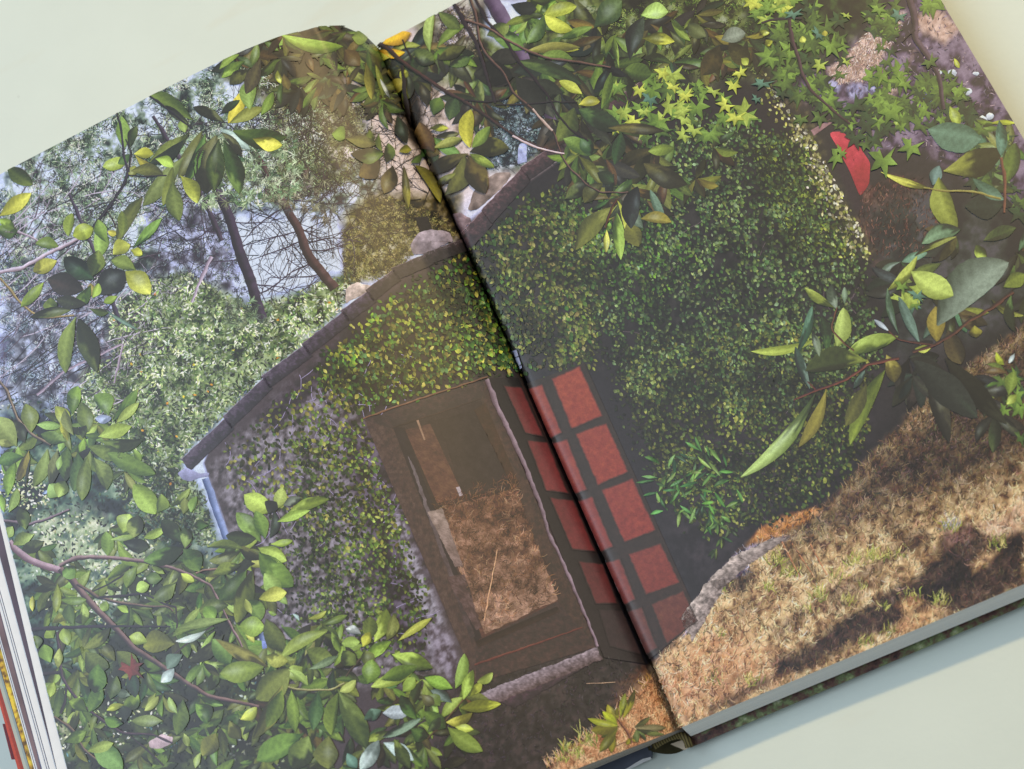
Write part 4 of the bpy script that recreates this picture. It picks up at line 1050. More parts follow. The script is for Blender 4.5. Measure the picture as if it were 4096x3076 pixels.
# faint grass in the shade
n = 900; P = inside([(990, 1490), (1290, 1410), (1390, 1450), (1330, 1540), (1200, 1650), (930, 1650), (960, 1560)], n)
gr.add(*strokes(P, R_(n, 4, 13), R_(n, .8, 1.5), RNG.normal(-1.4, .7, n), pick(n, [(92, 84, 84), (76, 82, 70), (60, 54, 56), (104, 92, 96)]) * .95, .3))
n = 1600; P = inside([(1650, 1140), (1790, 1085), (1880, 985), (2080, 800), (2250, 680), (2250, 960), (1960, 1090), (1740, 1160)], n)
gr.add(*strokes(P, R_(n, 5, 16), R_(n, .8, 1.7), RNG.normal(-1.2, .7, n), pick(n, [(112, 92, 86), (90, 76, 70), (130, 108, 100), (98, 100, 66), (66, 56, 54)]) * .95, .3))
def tuft(c, n, ln, cols, spread=.5, r=10, base=-1.45):
    P = np.array(c) + RNG.normal(0, r, (n, 2)) * [1, .5]
    gr.add(*strokes(P, R_(n, ln * .45, ln), R_(n, 1.4, 3.0), RNG.normal(base, spread, n), pick(n, cols), .25))
gy = [(186, 180, 96), (160, 164, 78), (206, 192, 120), (132, 142, 66)]
for x, y, n, l_ in ((600, 330, 30, 34), (690, 400, 30, 26), (560, 500, 14, 26), (870, 560, 26, 36), (1110, 330, 30, 34), (1240, 300, 34, 36), (1370, 290, 16, 34), (1160, 500, 10, 26), (1740, 110, 34, 34), (2050, 210, 22, 30),
                    (1660, 590, 28, 34), (430, 1110, 16, 32), (1180, 850, 16, 26), (1000, 420, 18, 26), (250, 500, 16, 22), (190, 1100, 8, 36), (1480, 540, 16, 22), (250, 800, 10, 22), (1330, 780, 12, 26), (1300, 620, 14, 22), (1080, 590, 20, 26), (800, 640, 14, 24)):
    tuft(T1('I', x, y), n, l_, gy)
tuft(T1('I', 1730, 90), 26, 30, [(190, 184, 172), (160, 152, 140)], .5)
for x, y, n, l_ in ((300, 1180, 26, 30), (180, 1120, 20, 30), (380, 1030, 7, 52), (430, 1050, 6, 46), (150, 1230, 14, 26), (490, 1050, 8, 30)):
    q = T5(x, y)[0]; tuft(q, n, l_, [(158, 166, 84), (188, 184, 112), (126, 142, 70)], .45, 8, -1.6)
for p0, p1 in ((T1('I', 640, 180), T1('I', 760, 420)), (T1('I', 690, 170), T1('I', 850, 420)), (T1('I', 825, 200), T1('I', 935, 410))):
    gr.add(*poly_strip([p0, p1], 3.2, 2, (176, 116, 76), (206, 150, 106), n=10))
gr.add(*poly_strip(T('I', 405, 720, 350, 900, 260, 1020, 190, 1110), 1.6, 2, (140, 96, 74), n=16))
gr.add(*poly_strip(T5(400, 368, 560, 366, 720, 360), 1.6, 1.2, (176, 150, 120), n=10))
gr.build("printed_grass", 6, "stuff", label="printed grass blades on the dry bank and in the shade")
for q in ([(-20, 690), (165, 440), (300, 425), (70, 830)], [(165, 445), (345, 268), (440, 330), (235, 505)], [(340, 275), (560, 180), (705, 148), (430, 335)]):
    one("printed_bank_rock", quad_geo(T('I', *np.array(q).ravel()), (176, 162, 142), 2.5, .55, 7, 3, grad=(128, 115, 102), ragged=6), 7)
# green plant at the foot of the ivy wall
pla = Ink()
cen = np.array([1500, 1050.0])
for k in range(74):
    a_ = random.uniform(0, 6.28); r = 92 * random.random() ** .6
    b_ = cen + np.array([math.cos(a_) * r * 1.0, math.sin(a_) * r * .95])
    an = a_ * .6 + random.uniform(-1.4, 1.4) + .3
    l_ = random.uniform(22, 40)
    pla.add(*leaf_geo(b_, b_ + l_ * np.array([math.cos(an), math.sin(an)]), random.uniform(7, 11), random.choice(((104, 142, 76), (84, 116, 66), (128, 158, 86), (66, 90, 58))), n=6))
for x, y in ((1552, 1130), (1560, 1160), (1548, 1185), (1540, 1120), (1575, 1140), (1565, 1110)):
    for k in range(3):
        an = random.uniform(.3, 2.6); pla.add(*leaf_geo((x, y), (x + 24 * math.cos(an), y + 24 * math.sin(an)), 8, (86, 104, 60), n=6))
pla.build("printed_green_plant", 7, only='right')

# ---------- printed overhanging foliage: first the mass behind, then branches, then every larger leaf by itself
mass = Ink()
def fill(poly, n, l0, l1, pal, wr=(.3, .46), ang=None, spread=6.3, shade=1.0):
    """rosettes: about six leaves fanned round one twig end"""
    for x, y in inside(poly, max(1, int(n / 5))):
        a0 = random.uniform(0, 6.28) if ang is None else random.gauss(ang, .5)
        m_ = random.choice((5, 6, 7, 8)); k0 = random.uniform(.82, 1.08)
        for q in range(m_):
            an = a0 + (q - (m_ - 1) / 2) * random.uniform(.42, .62) + random.gauss(0, .15)
            l_ = random.uniform(l0, l1) * (1 - .12 * abs(q - (m_ - 1) / 2) / m_)
            c = np.array(PAL[random.choice(pal)], float) * random.uniform(.86, 1.12) * shade * k0
            bx, by = x + random.gauss(0, 3), y + random.gauss(0, 3)
            mass.add(*leaf_geo((bx, by), (bx + l_ * math.cos(an), by + l_ * math.sin(an)), l_ * random.uniform(*wr), c, random.uniform(-.1, .1), n=8))
def D_(c, k): return tuple(np.array(c) * k)
# dark canopy over the gutter, left and right pages
fill(T('A', 1500, 330, 1800, 210, 2240, 190, 2240, 560, 2000, 600, 1750, 560, 1560, 430), 70, 34, 62, 'ddbbDDm', ang=1.6, spread=.9)
fill(T('B', -20, 190, 120, 230, 210, 330, 330, 560, 260, 680, 120, 640, -20, 600), 40, 34, 60, 'ddbDDm', ang=1.5, spread=.8)
fill(T('B', -80, 200, 40, 195, 120, 225, 190, 330, 280, 520, 240, 600, 140, 440, 20, 330, -80, 330), 60, 32, 60, 'ddbDDm', ang=1.7, spread=.5)
fill(T('B', 240, 330, 620, 120, 860, 420, 960, 700, 760, 800, 560, 960, 470, 900, 360, 660), 74, 46, 82, 'ddbbDDm', ang=1.5, spread=.9)
fill(T('B', 850, 380, 1180, 360, 1560, 420, 1700, 700, 1560, 900, 1340, 760, 1100, 600, 900, 560), 50, 50, 84, 'ddDDbm', ang=1.2, spread=1.0)
fill(T('B', 1430, 880, 2210, 820, 2240, 1180, 2120, 1380, 1800, 1330, 1560, 1260), 74, 46, 86, 'bbddmoD', ang=1.3, spread=1.0)
fill(T('B', 1560, 120, 2240, -20, 2240, 420, 1960, 480, 1700, 640, 1560, 480), 60, 46, 80, 'ddDbmg', ang=1.2, spread=1.1)
fill(T('B', 1080, -20, 1560, -20, 1560, 260, 1200, 280), 24, 36, 60, 'mddg', ang=1.4, spread=1.0)
fill(T('C', -20, 80, 380, 120, 620, 260, 330, 520, 60, 520), 36, 38, 64, 'bdDbo', ang=1.4, spread=.9)
fill(T('C', -20, 880, 220, 900, 240, 1060, 60, 1180, -20, 1200), 14, 38, 64, 'bod', ang=.4, spread=.6)
# lower left foliage
LL = [(20, 1130), (260, 1120), (420, 1180), (560, 1160), (640, 1290), (560, 1420), (640, 1520), (700, 1661), (150, 1700), (110, 1500), (60, 1280)]
fill(np.array([(500, 1230), (640, 1250), (720, 1340), (780, 1470), (600, 1500), (480, 1420)]), 60, 40, 70, 'dmmDg', wr=(.34, .46), ang=1.2, spread=1)
fill(np.array([(150, 1661), (1000, 1661), (950, 1850), (250, 2000)]), 160, 40, 74, 'ddmmmg', wr=(.34, .48), ang=1.3, spread=1)
fill(np.array(LL), 290, 34, 66, 'ddmmmmggl', wr=(.34, .48), ang=1.3, spread=1.2, shade=.9)
fill(np.array([(560, 1400), (760, 1400), (980, 1480), (1030, 1540), (1000, 1661), (640, 1680), (520, 1520)]), 170, 36, 66, 'ddmmmgb', wr=(.34, .46), ang=1.3, spread=1.2, shade=.92)
fill(np.array([(0, 900), (120, 890), (290, 930), (300, 1020), (200, 1070), (40, 1060), (0, 1040)]), 36, 34, 58, 'dmmDg', wr=(.36, .5), ang=1.4, spread=.9)
# right side, soft dark leaves
fill(np.array([(1990, 330), (2200, 300), (2260, 700), (2080, 760), (1960, 720), (1930, 640)]), 40, 50, 90, 'dDDtmb', ang=1.6, spread=.9, shade=.9)
fill(T('F', 1380, 660, 1720, 640, 1920, 740, 2060, 1040, 1720, 1000, 1440, 800), 34, 50, 90, 'DDDD', ang=1.0, spread=.5, shade=.95)
fill(T('C', 1580, 520, 2060, 640, 2240, 900, 2240, 1400, 1900, 1300, 1600, 800), 30, 40, 70, 'ddDmt', ang=1.5, spread=1.0)
fill(T('F', 1960, 560, 2240, 600, 2240, 1100, 2080, 1080), 14, 30, 54, 'ddmb', ang=1.7, spread=.5)
mass.build("printed_foliage", 11, "stuff", label="printed mass of shaded leaves behind the nearer sprays")

BR = [
    ('B', (250, 280, 430, 430, 560, 520, 700, 610, 800, 660, 950, 760, 1100, 870, 1270, 950, 1440, 1000), 9, 4.5, (58, 44, 40), (92, 72, 62)),
    ('B', (400, 430, 420, 600, 460, 780, 490, 930), 7.5, 6, (46, 36, 34), None),
    ('B', (725, 20, 800, 150, 870, 270, 920, 420, 960, 560, 1000, 670), 9.5, 5.5, (56, 44, 46), None),
    ('B', (830, -20, 880, 130, 890, 260, 930, 350, 1050, 470, 1110, 600, 1250, 720, 1380, 860, 1420, 1000, 1470, 1080, 1580, 1190, 1680, 1250, 1860, 1250), 6.5, 3.5, (58, 46, 44), (120, 98, 84)),
    ('B', (860, -20, 950, 150, 1070, 270, 1130, 380, 1240, 500, 1340, 620, 1400, 740, 1480, 840, 1600, 915), 7, 4, (52, 40, 42), None),
    ('B', (800, 130, 950, 180, 1050, 250, 1180, 320, 1330, 380, 1500, 400, 1745, 442), 6, 5, (66, 52, 46), (130, 104, 88)),
    ('B', (800, 650, 950, 665, 1060, 650, 1110, 605), 4, 2.5, (48, 40, 40), None),
    ('B', (1000, 680, 1200, 680, 1360, 660, 1530, 665), 3.5, 2.5, (52, 44, 44), None),
    ('B', (1240, 705, 1300, 780, 1370, 850), 5, 5, (166, 142, 120), (206, 184, 160)),
    ('B', (1110, 880, 1200, 930, 1300, 970, 1445, 998), 5, 3, (180, 156, 140), (224, 206, 196)),
    ('B', (400, 260, 430, 330, 460, 390), 4, 3, (50, 40, 36), None),
    ('B', (1785, 1290, 1740, 1370, 1710, 1480), 5, 4, (84, 60, 44), None),
    ('A', (935, 595, 1050, 680, 1150, 760, 1245, 835), 5, 4, (52, 46, 50), None),
    ('A', (750, 700, 790, 850, 800, 1000, 830, 1120, 800, 1200, 700, 1350, 600, 1480, 500, 1560, 380, 1620), 4.5, 6.5, (62, 54, 60), None),
    ('A', (815, 900, 850, 980, 835, 1120), 3.5, 4, (58, 50, 54), None),
    ('A', (830, 1135, 950, 1145, 1080, 1140), 3.5, 3, (54, 46, 52), None),
    ('A', (690, 1360, 730, 1420, 750, 1480), 3, 2.5, (70, 60, 60), None),
    ('A', (-20, 1503, 120, 1500, 230, 1550, 300, 1600, 360, 1620), 5, 3.5, (136, 118, 116), (190, 174, 172)),
    ('D', (-20, 110, 150, 75, 280, 0, 520, -120), 9, 6, (150, 132, 128), (206, 192, 190)),
    ('D', (0, 140, 70, 220, 130, 300, 200, 360, 270, 400, 380, 392, 480, 385), 5.5, 4, (120, 104, 72), (170, 150, 100)),
    ('D', (-20, 790, 40, 860, 80, 960, 110, 1050, 200, 1150, 330, 1222), 6, 6, (84, 74, 70), (150, 132, 104)),
    ('G', (60, 190, 110, 250, 200, 310, 300, 350, 390, 372), 15, 15, (120, 98, 98), (176, 150, 146)),
    ('G', (390, 365, 480, 450, 600, 600, 740, 740, 860, 870, 1000, 960, 1150, 1060, 1350, 1190, 1540, 1228, 1680, 1258), 15, 7, (82, 64, 66), (136, 112, 100)),
    ('G', (385, 345, 500, 290, 650, 288, 900, 310, 1100, 352, 1250, 410, 1370, 475, 1420, 580, 1480, 700, 1570, 870), 9.5, 4.5, (90, 70, 70), (156, 132, 122)),
    ('G', (20, 52, 200, 76, 340, 30, 450, -20), 8, 4, (84, 72, 76), (140, 122, 120)),
    ('G', (370, 770, 385, 900, 400, 1060, 450, 1150, 550, 1260, 700, 1370, 800, 1430, 1000, 1440, 1120, 1495), 7, 5, (62, 50, 58), (100, 84, 86)),
    ('G', (205, 757, 400, 745, 700, 736, 1110, 738), 9, 3, (60, 50, 60), None),
    ('G', (500, 460, 640, 550, 800, 590, 1000, 610, 1090, 606, 1120, 640), 8, 4, (60, 50, 58), (130, 110, 92)),
    ('G', (640, 550, 850, 535, 930, 520, 1060, 590, 1140, 612), 6, 4, (58, 48, 56), None),
    ('G', (1140, 610, 1150, 720, 1140, 800), 4, 3, (66, 54, 58), None),
    ('G', (1270, 392, 1330, 370, 1480, 362), 5, 4, (98, 78, 72), (160, 134, 110)),
    ('G', (280, 1045, 400, 1035), 9, 7, (60, 50, 56), None),
    ('G', (430, 1130, 430, 1200, 395, 1300), 6, 5, (64, 52, 56), None),
    ('G', (350, 1320, 480, 1410, 540, 1530, 620, 1600, 760, 1650), 7, 5, (66, 56, 60), (130, 112, 90)),
    ('G', (850, 1450, 960, 1540, 1060, 1640), 4, 3.5, (66, 54, 58), None),
    ('G', (1840, 1120, 1900, 1140, 2000, 1152, 2150, 1148, 2230, 1105), 4.5, 4, (110, 104, 62), (180, 176, 120)),
    ('G', (1380, 730, 1200, 860, 1070, 960), 4, 3, (70, 60, 60), None),
    ('G', (860, 360, 700, 470, 600, 510), 3.5, 3, (56, 48, 56), None),
    ('G', (1240, 200, 1140, 290, 1070, 330), 4, 3.5, (70, 58, 60), None),
    ('H', (30, 1060, 110, 960, 200, 880, 260, 835), 4, 3.5, (80, 72, 58), None),
    ('H', (560, 1460, 660, 1370, 740, 1270, 800, 1200), 4.5, 3.5, (86, 74, 54), None),
    ('C', (690, 120, 700, 230, 750, 380, 770, 480, 830, 590, 920, 670, 1000, 740, 1085, 805), 9, 5, (62, 50, 50), (98, 82, 80)),
    ('C', (1465, -20, 1510, 150, 1500, 250, 1560, 330, 1620, 420, 1660, 500, 1690, 710), 15, 8, (64, 54, 58), (104, 90, 90)),
    ('C', (510, 150, 600, 125, 770, 120), 6, 5, (60, 52, 54), None),
    ('C', (1420, 270, 1500, 190), 4, 6, (62, 52, 54), None),
    ('C', (2060, 1020, 2090, 1180, 2080, 1380), 8, 5, (104, 76, 60), None),
    ('C', (1560, 1215, 1700, 1240, 1880, 1240, 2060, 1290), 4, 5, (126, 116, 66), (160, 156, 90)),
    ('F', (2140, 230, 1980, 350, 1850, 420, 1770, 490, 1620, 580, 1490, 620), 8, 6, (76, 56, 48), (110, 84, 66)),
    ('F', (1640, 575, 1400, 545, 1330, 480), 5, 3, (84, 62, 50), None),
    ('F', (1400, 660, 1200, 700, 1060, 800, 860, 870, 720, 930), 7, 4, (92, 62, 52), (124, 86, 70)),
    ('F', (860, 860, 810, 810), 4, 3, (96, 60, 52), None),
    ('F', (1110, 610, 1040, 560, 960, 470, 1000, 330), 4, 3, (96, 74, 56), None),
]
for i, (t, p_, a_, c_, col, li) in enumerate(BR):
    branch("printed_branch", T(t, *p_), a_, c_, col, (24 if t == 'B' else 15) + .02 * i, li)

LV = {
'A': """1480 800 1570 600 95 y|1490 800 1700 705 95 o|1445 790 1260 700 90 d|1250 780 970 610 125 m|1225 800 1080 690 70 D|1230 860 985 1040 120 m|1190 910 985 1050 90 D|1310 850 1165 1140 120 d|1330 870 1200 1180 100 m|1400 880 1340 1240 210 d|1420 900 1390 1220 140 d|1450 910 1545 1240 140 m|1430 835 1615 965 70 w|1440 860 1560 1010 70 d|1510 850 1840 885 150 d|1640 900 1820 940 110 y|1620 710 1640 530 125 g|1690 750 1765 605 70 m|1430 740 1550 655 70 D|1640 610 1600 520 50 g|1200 860 1180 780 70 g|1190 1020 940 1320 110 m|1120 1080 1060 1320 90 m|1120 1180 1160 1420 125 d|1170 1140 1275 1310 105 y|805 960 790 765 105 g|845 955 885 825 65 d|835 1030 675 1080 100 l|870 1000 990 1000 90 y|880 1010 1050 1120 60 y|1010 1030 1120 1080 90 l|850 1110 1050 1130 90 d|840 1000 770 1060 60 d|850 1150 880 1080 70 o|1810 220 2200 305 100 g|1530 345 1415 380 50 D|1550 355 1430 445 50 g|1590 400 1445 500 80 g|1620 450 1495 545 95 d|1620 460 1590 510 50 y|1690 380 1600 600 100 b|1800 460 1820 540 50 y|1840 480 1870 580 60 b|0 1400 195 1260 125 y|-20 1480 110 1500 110 m|50 1090 205 1195 115 d|445 1530 470 1390 75 g|475 1530 600 1480 140 y|640 1680 640 1465 120 g|760 1570 915 1295 115 d|790 1540 790 1375 85 m|860 1610 1040 1425 70 g|690 1570 640 1430 100 m|735 1650 840 1590 110 y|850 1620 920 1650 60 y|700 1500 760 1510 50 y|380 1600 240 1580 90 m|0 1420 90 1480 80 g""",
'D': """610 150 425 15 160 D|600 130 640 -30 130 m|540 220 320 150 165 D|620 240 810 110 185 D|815 100 970 240 150 y|880 90 730 30 100 m|370 30 225 100 110 y|590 190 475 310 90 m|285 170 145 320 85 g|330 270 340 350 100 g|560 310 375 280 95 D|460 350 210 395 70 d|585 340 700 365 60 d|690 350 885 470 26 t|495 395 430 740 125 m|512 405 625 735 145 d|600 270 640 180 70 g|760 260 680 300 60 g|600 260 590 180 60 o|205 1140 170 965 135 o|470 1020 505 850 105 g|440 1130 365 980 110 l|445 1200 400 1065 60 y|480 1160 425 1000 80 m|575 1140 530 955 120 d|705 1030 615 905 150 g|735 1070 885 870 90 g|755 1080 895 955 80 l|620 1050 720 1050 70 B|240 1090 390 1100 75 g|640 1170 845 1105 115 l|650 1195 910 1195 110 m|575 1230 795 1300 120 m|700 1275 995 1405 135 m|430 1200 275 1155 90 m|165 1210 75 1080 120 d|110 1230 -30 1050 160 g|90 1225 -10 1205 65 l|155 1300 -10 1335 105 d|190 1260 115 1450 75 o|310 1250 225 1480 115 m|375 1260 330 1480 95 d|440 1240 430 1450 120 d|505 1270 480 1510 130 d|570 1300 535 1570 105 m|610 1305 690 1505 120 m|205 1290 170 1490 22 D|400 1290 380 1380 45 g|100 1340 55 1540 85 m|870 1250 915 1320 60 g|540 1180 560 1100 60 d|400 1550 325 1480 130 g|380 1560 420 1460 100 g|300 1540 290 1520 60 B|1760 1660 1590 1550 150 l|1790 1640 1830 1505 105 l|1840 1610 1945 1570 70 t|1860 1670 2120 1580 90 l|1740 1670 1790 1595 100 D|1010 1670 875 1485 150 g|1020 1660 1045 1545 105 m|1110 1620 1225 1510 55 g|1190 1670 1200 1570 70 m|1240 1660 1275 1560 60 g|30 1660 -20 1540 70 g|60 1660 110 1510 80 g""",
'G': """700 280 690 130 105 g|720 175 885 145 45 l|800 130 840 15 150 l|900 20 870 155 130 m|935 165 1065 105 65 l|1180 190 1055 55 120 d|1200 230 1195 100 100 m|1350 85 1260 85 70 d|1190 230 945 310 150 m|1190 235 1290 375 140 m|800 190 960 225 110 D|1690 190 1540 10 130 g|1720 170 1660 0 110 m|1750 165 1775 0 80 D|1800 60 2000 -10 70 l|1755 205 1890 185 55 l|1660 170 1475 150 130 D|1575 235 1355 225 75 m|1560 250 1365 310 90 m|1680 230 1850 310 120 l|1680 260 1890 470 200 m|1560 345 1390 400 90 m|1600 370 1430 560 160 d|1640 370 1540 700 130 m|1715 395 1815 530 125 l|1680 560 1850 520 120 y|1865 410 1895 475 50 w|1610 570 1690 690 120 m|1590 560 1630 650 60 l|1480 600 1300 640 120 m|1390 700 1330 615 110 g|970 470 890 505 90 l|1140 460 1005 560 110 m|1050 430 950 420 100 d|890 350 825 480 95 m|985 350 1065 395 45 l|1175 395 1255 445 70 y|490 350 415 410 100 m|375 460 365 640 75 o|215 540 215 635 40 y|85 90 55 160 90 g|170 110 130 -20 110 m|225 140 95 205 100 g|285 190 150 240 110 d|395 565 555 565 75 m|480 730 450 600 85 d|535 730 540 595 75 l|560 700 490 700 70 D|655 640 690 580 65 l|760 610 830 645 60 l|1310 740 1130 800 80 m|1490 690 1160 750 80 m|1335 765 1150 830 50 w|1135 850 940 870 165 m|955 840 845 805 90 g|1395 770 1305 980 60 g|1450 790 1240 960 120 d|715 750 555 875 80 o|445 860 415 755 100 g|350 810 310 760 90 g|1185 920 1090 1010 115 t|1130 1010 1050 1095 85 w|1380 820 1490 970 140 m|1400 820 1720 990 120 o|1710 1000 1440 1040 165 m|1550 740 1710 745 150 g|1590 790 1645 840 45 y|1725 690 1840 890 145 d|1820 940 2100 780 105 l|1990 890 2160 960 130 m|2150 775 2200 900 60 l|2000 1015 2185 930 55 t|1720 930 1860 960 115 l|1960 1000 1870 1060 120 l|1880 1010 1670 1200 190 m|1870 1020 1990 1115 60 l|1830 1120 1650 1450 130 o|1830 1150 1735 1380 110 m|1890 1150 1915 1410 105 m|2060 1160 2030 1400 120 d|2190 1170 2150 1430 120 m|1560 1340 1660 1265 95 y|1190 1210 1150 1430 115 m|1270 1240 1340 1360 115 g|1010 1170 925 1260 65 l|1030 1190 945 1280 60 l|850 1185 760 1160 65 t|900 1180 810 1260 100 g|1055 1350 865 1350 105 m|800 1365 685 1335 90 m|820 1350 795 1255 95 D|580 1290 655 1130 110 g|570 1290 455 1225 100 g|805 1245 700 1280 55 y|600 1500 790 1650 165 m|570 1545 730 1495 80 g|415 1485 555 1420 85 m|860 1030 880 1190 110 D|1400 1430 1320 1570 130 o|1310 1550 1270 1650 50 g|1195 1430 1220 1510 50 l|1490 1350 1560 1460 110 m|1970 1430 1680 1600 190 m|2000 1450 1900 1650 165 m|2130 1450 2130 1650 165 m|330 970 290 860 110 g|250 880 230 800 120 m|350 1100 330 1190 70 l|560 900 700 1000 170 d|760 900 900 1000 150 d|1000 930 960 1000 120 d|640 980 620 1160 150 d|760 1060 720 1200 120 d|1150 1300 1100 1200 60 l|390 880 380 1000 60 l|2000 690 2110 640 40 l|1940 700 1900 660 30 w|1740 640 1790 660 35 l|2060 770 2120 760 60 m""",
'H': """215 840 290 635 130 l|290 830 335 670 95 m|370 830 575 690 65 l|170 830 185 680 120 m|130 790 35 755 70 w|140 870 185 780 75 y|120 840 10 850 90 l|145 965 315 840 100 g|95 985 15 900 120 m|330 920 580 1005 140 l|180 1000 160 900 120 m|195 1130 450 1040 100 l|400 1160 475 1075 90 g|-10 1160 90 1090 70 l|170 1110 200 960 140 m|-20 1150 155 1510 190 m|260 1080 480 1000 110 m|715 1230 585 1155 70 t|720 1140 550 1075 90 g|740 1140 795 925 95 g|790 1210 850 1030 90 l|835 1190 905 1100 70 y|880 1100 975 1040 65 l|770 1270 1020 1242 95 y|680 1360 840 1300 90 y|740 1390 850 1405 65 y|270 1300 435 1290 120 w|150 1340 255 1285 85 t|270 1455 505 1340 65 t|275 1490 460 1600 100 w|245 1475 130 1660 125 w|540 1290 670 1390 130 d|690 1390 905 1540 130 m|490 1340 390 1190 110 d|345 1470 440 1650 105 m|640 1250 560 1190 110 m|560 1420 640 1330 80 d|450 1400 560 1450 100 d|40 1560 100 1650 90 t|350 890 370 930 40 l|520 1180 600 1240 90 d""",
'B': """280 290 445 222 100 Y|270 330 410 345 80 Y|215 320 325 375 70 y|275 480 365 490 100 o|385 470 435 500 70 y|330 570 415 540 110 y|390 640 400 720 55 o|835 960 840 725 120 y|580 350 605 85 70 g|630 80 765 185 110 d|480 330 600 410 125 d|610 100 540 60 60 D|810 300 640 385 100 d|700 430 830 380 80 d|835 990 1075 965 145 b|825 1000 580 1130 120 b|805 1010 695 1255 125 b|830 1010 930 1245 160 b|835 1000 985 1085 80 m|850 960 960 830 95 m|600 970 780 905 75 o|745 1130 640 1195 55 o|610 990 520 810 120 b|580 840 690 835 60 y|760 860 820 860 40 m|860 480 1100 500 190 D|950 395 1145 390 125 D|1120 470 1330 440 140 D|1130 500 1300 740 210 D|1200 540 1420 600 120 D|1140 400 1540 540 120 d|1190 340 1530 310 95 o|1320 290 1530 320 50 y|1300 365 1490 385 90 m|960 190 1175 315 130 m|1110 250 1170 320 60 y|945 230 1080 170 110 m|1100 30 1260 60 110 D|1060 165 1240 110 65 m|1320 90 1210 270 95 m|1310 100 1515 45 100 y|1320 100 1490 190 115 y|1640 180 1810 15 160 d|1560 610 1420 530 75 y|1540 680 1670 660 80 y|1870 390 1955 125 120 D|1945 100 2110 80 120 l|1950 250 2150 270 95 y|1840 450 2000 485 135 d|1800 440 1770 250 45 l|1690 690 1745 480 75 m|1690 420 1640 370 110 m|1510 700 1400 910 140 d|1540 710 1800 830 150 d|1440 900 1570 985 120 m|1500 900 1520 1000 110 m|1730 830 2080 850 85 b|1960 1060 2230 1190 170 b|1450 1290 1600 1190 120 d|1765 1340 1530 1610 155 o|1785 1380 1810 1670 95 l|1790 1300 1855 1560 45 y|1720 1490 1715 1630 50 y|1850 1300 1930 1460 60 o|1920 1210 1880 1470 140 D|1850 1330 1950 1470 100 t|2000 1230 2090 1440 65 t|1850 1450 1925 1590 125 o|1940 1420 2130 1440 85 o|1980 1300 2150 1390 75 b|1690 1190 1580 1310 125 b|1660 1120 1760 1180 110 D|1990 980 2150 960 90 m|150 420 190 640 70 o|210 430 260 640 45 o|240 520 300 640 28 w|60 250 150 260 120 g|20 330 110 430 130 b|-60 870 20 900 110 m|30 900 210 940 100 d|60 1000 260 1000 120 d|250 1040 120 1140 130 b|330 1080 280 1250 120 b|290 1060 300 940 80 d|180 850 200 920 60 m|240 870 260 980 50 m|400 1080 430 1340 65 o|440 1060 500 1010 60 d|350 760 410 930 90 D|370 990 440 980 60 o|470 1080 620 1310 80 o|560 960 640 1000 70 b|1760 570 1690 700 60 m|1550 900 1620 1000 100 d|600 750 640 640 100 d|700 780 740 640 110 d|560 700 520 560 90 b|880 660 860 820 90 b""",
'C': """1590 840 1920 900 240 t|1690 1110 2060 975 225 o|1660 1150 1770 1480 185 m|1285 1115 1585 1215 60 y|1550 1580 1790 1490 140 t|1620 1200 1660 1080 90 t|2090 1200 2150 940 140 d|1830 1340 2060 1330 190 D|1880 1160 2070 1290 90 t|1500 1660 1760 1540 50 o|1900 1590 1960 1680 80 l|1950 1560 2150 1480 110 d|1730 690 1780 820 75 y|1760 380 1790 440 35 y|2000 800 2150 800 40 y|2110 870 2090 920 60 m|2050 780 2060 1000 90 t|1390 790 1380 810 40 l|250 260 400 220 120 t|240 300 130 480 170 b|300 280 430 420 130 b|150 240 40 160 100 d|380 380 420 420 60 y|500 200 560 215 50 y|920 200 925 235 45 y|775 235 790 275 55 y|540 260 560 300 55 y""",
'F': """985 335 800 210 65 l|1000 345 970 190 75 t|1050 310 1050 205 42 t|1000 585 1040 345 135 l|890 522 465 612 68 l|825 860 735 600 65 t|735 640 835 335 75 t|885 650 840 490 55 t|930 620 900 400 90 d|1395 520 1085 620 135 l|1195 680 815 740 200 o|1335 485 1245 415 34 w|1400 505 1330 220 55 t|1540 575 1405 275 85 t|1650 560 1640 335 130 o|1610 590 1510 600 65 y|1650 450 2090 60 280 t|1720 480 1800 690 140 b|1320 640 1370 810 110 o|1310 740 1095 1200 130 o|1180 740 1110 850 45 t|1190 830 1060 1090 120 d|930 860 760 1220 95 o|860 890 400 1405 110 l|1700 660 2080 1070 180 D|1600 700 1720 1190 130 D|1500 680 1890 1030 210 D|1330 220 1510 10 75 l|1480 100 1740 250 210 l|1890 450 1900 525 90 o|2030 620 2080 700 55 y|2150 630 2115 690 34 w|2110 900 2145 750 85 m|1790 380 1900 470 110 b|2130 250 2150 480 90 d|2000 280 2200 380 60 o|2080 200 2210 120 110 m|2100 960 2160 900 60 l""",
}
k_ = 0
cnt = 0
for t, s in LV.items():
    for it in s.split('|'):
        x0, y0, x1, y1, wd, c = it.split()
        b_, t_ = T1(t, float(x0), float(y0)), T1(t, float(x1), float(y1))
        L_ = math.hypot(b_[0] - t_[0], b_[1] - t_[1])
        g = leaf_geo(b_, t_, float(wd) * TS, PAL[c], random.uniform(-.07, .07), serr=.015 if L_ > 45 else 0, n=14)
        k_ += 1
        if cnt < 286 and L_ > 27:
            one("printed_leaf", g, 14 + .03 * k_); cnt += 1
        else:
            if k_ and 'rest' not in globals(): rest = []
            rest.append((g, 14 + .03 * k_))
if rest:
    r_ = Ink()
    for g, l_ in rest: r_.add(*g)
    r_.build("printed_small_leaves", 13.9, "stuff", label="printed small leaves among the nearer sprays")

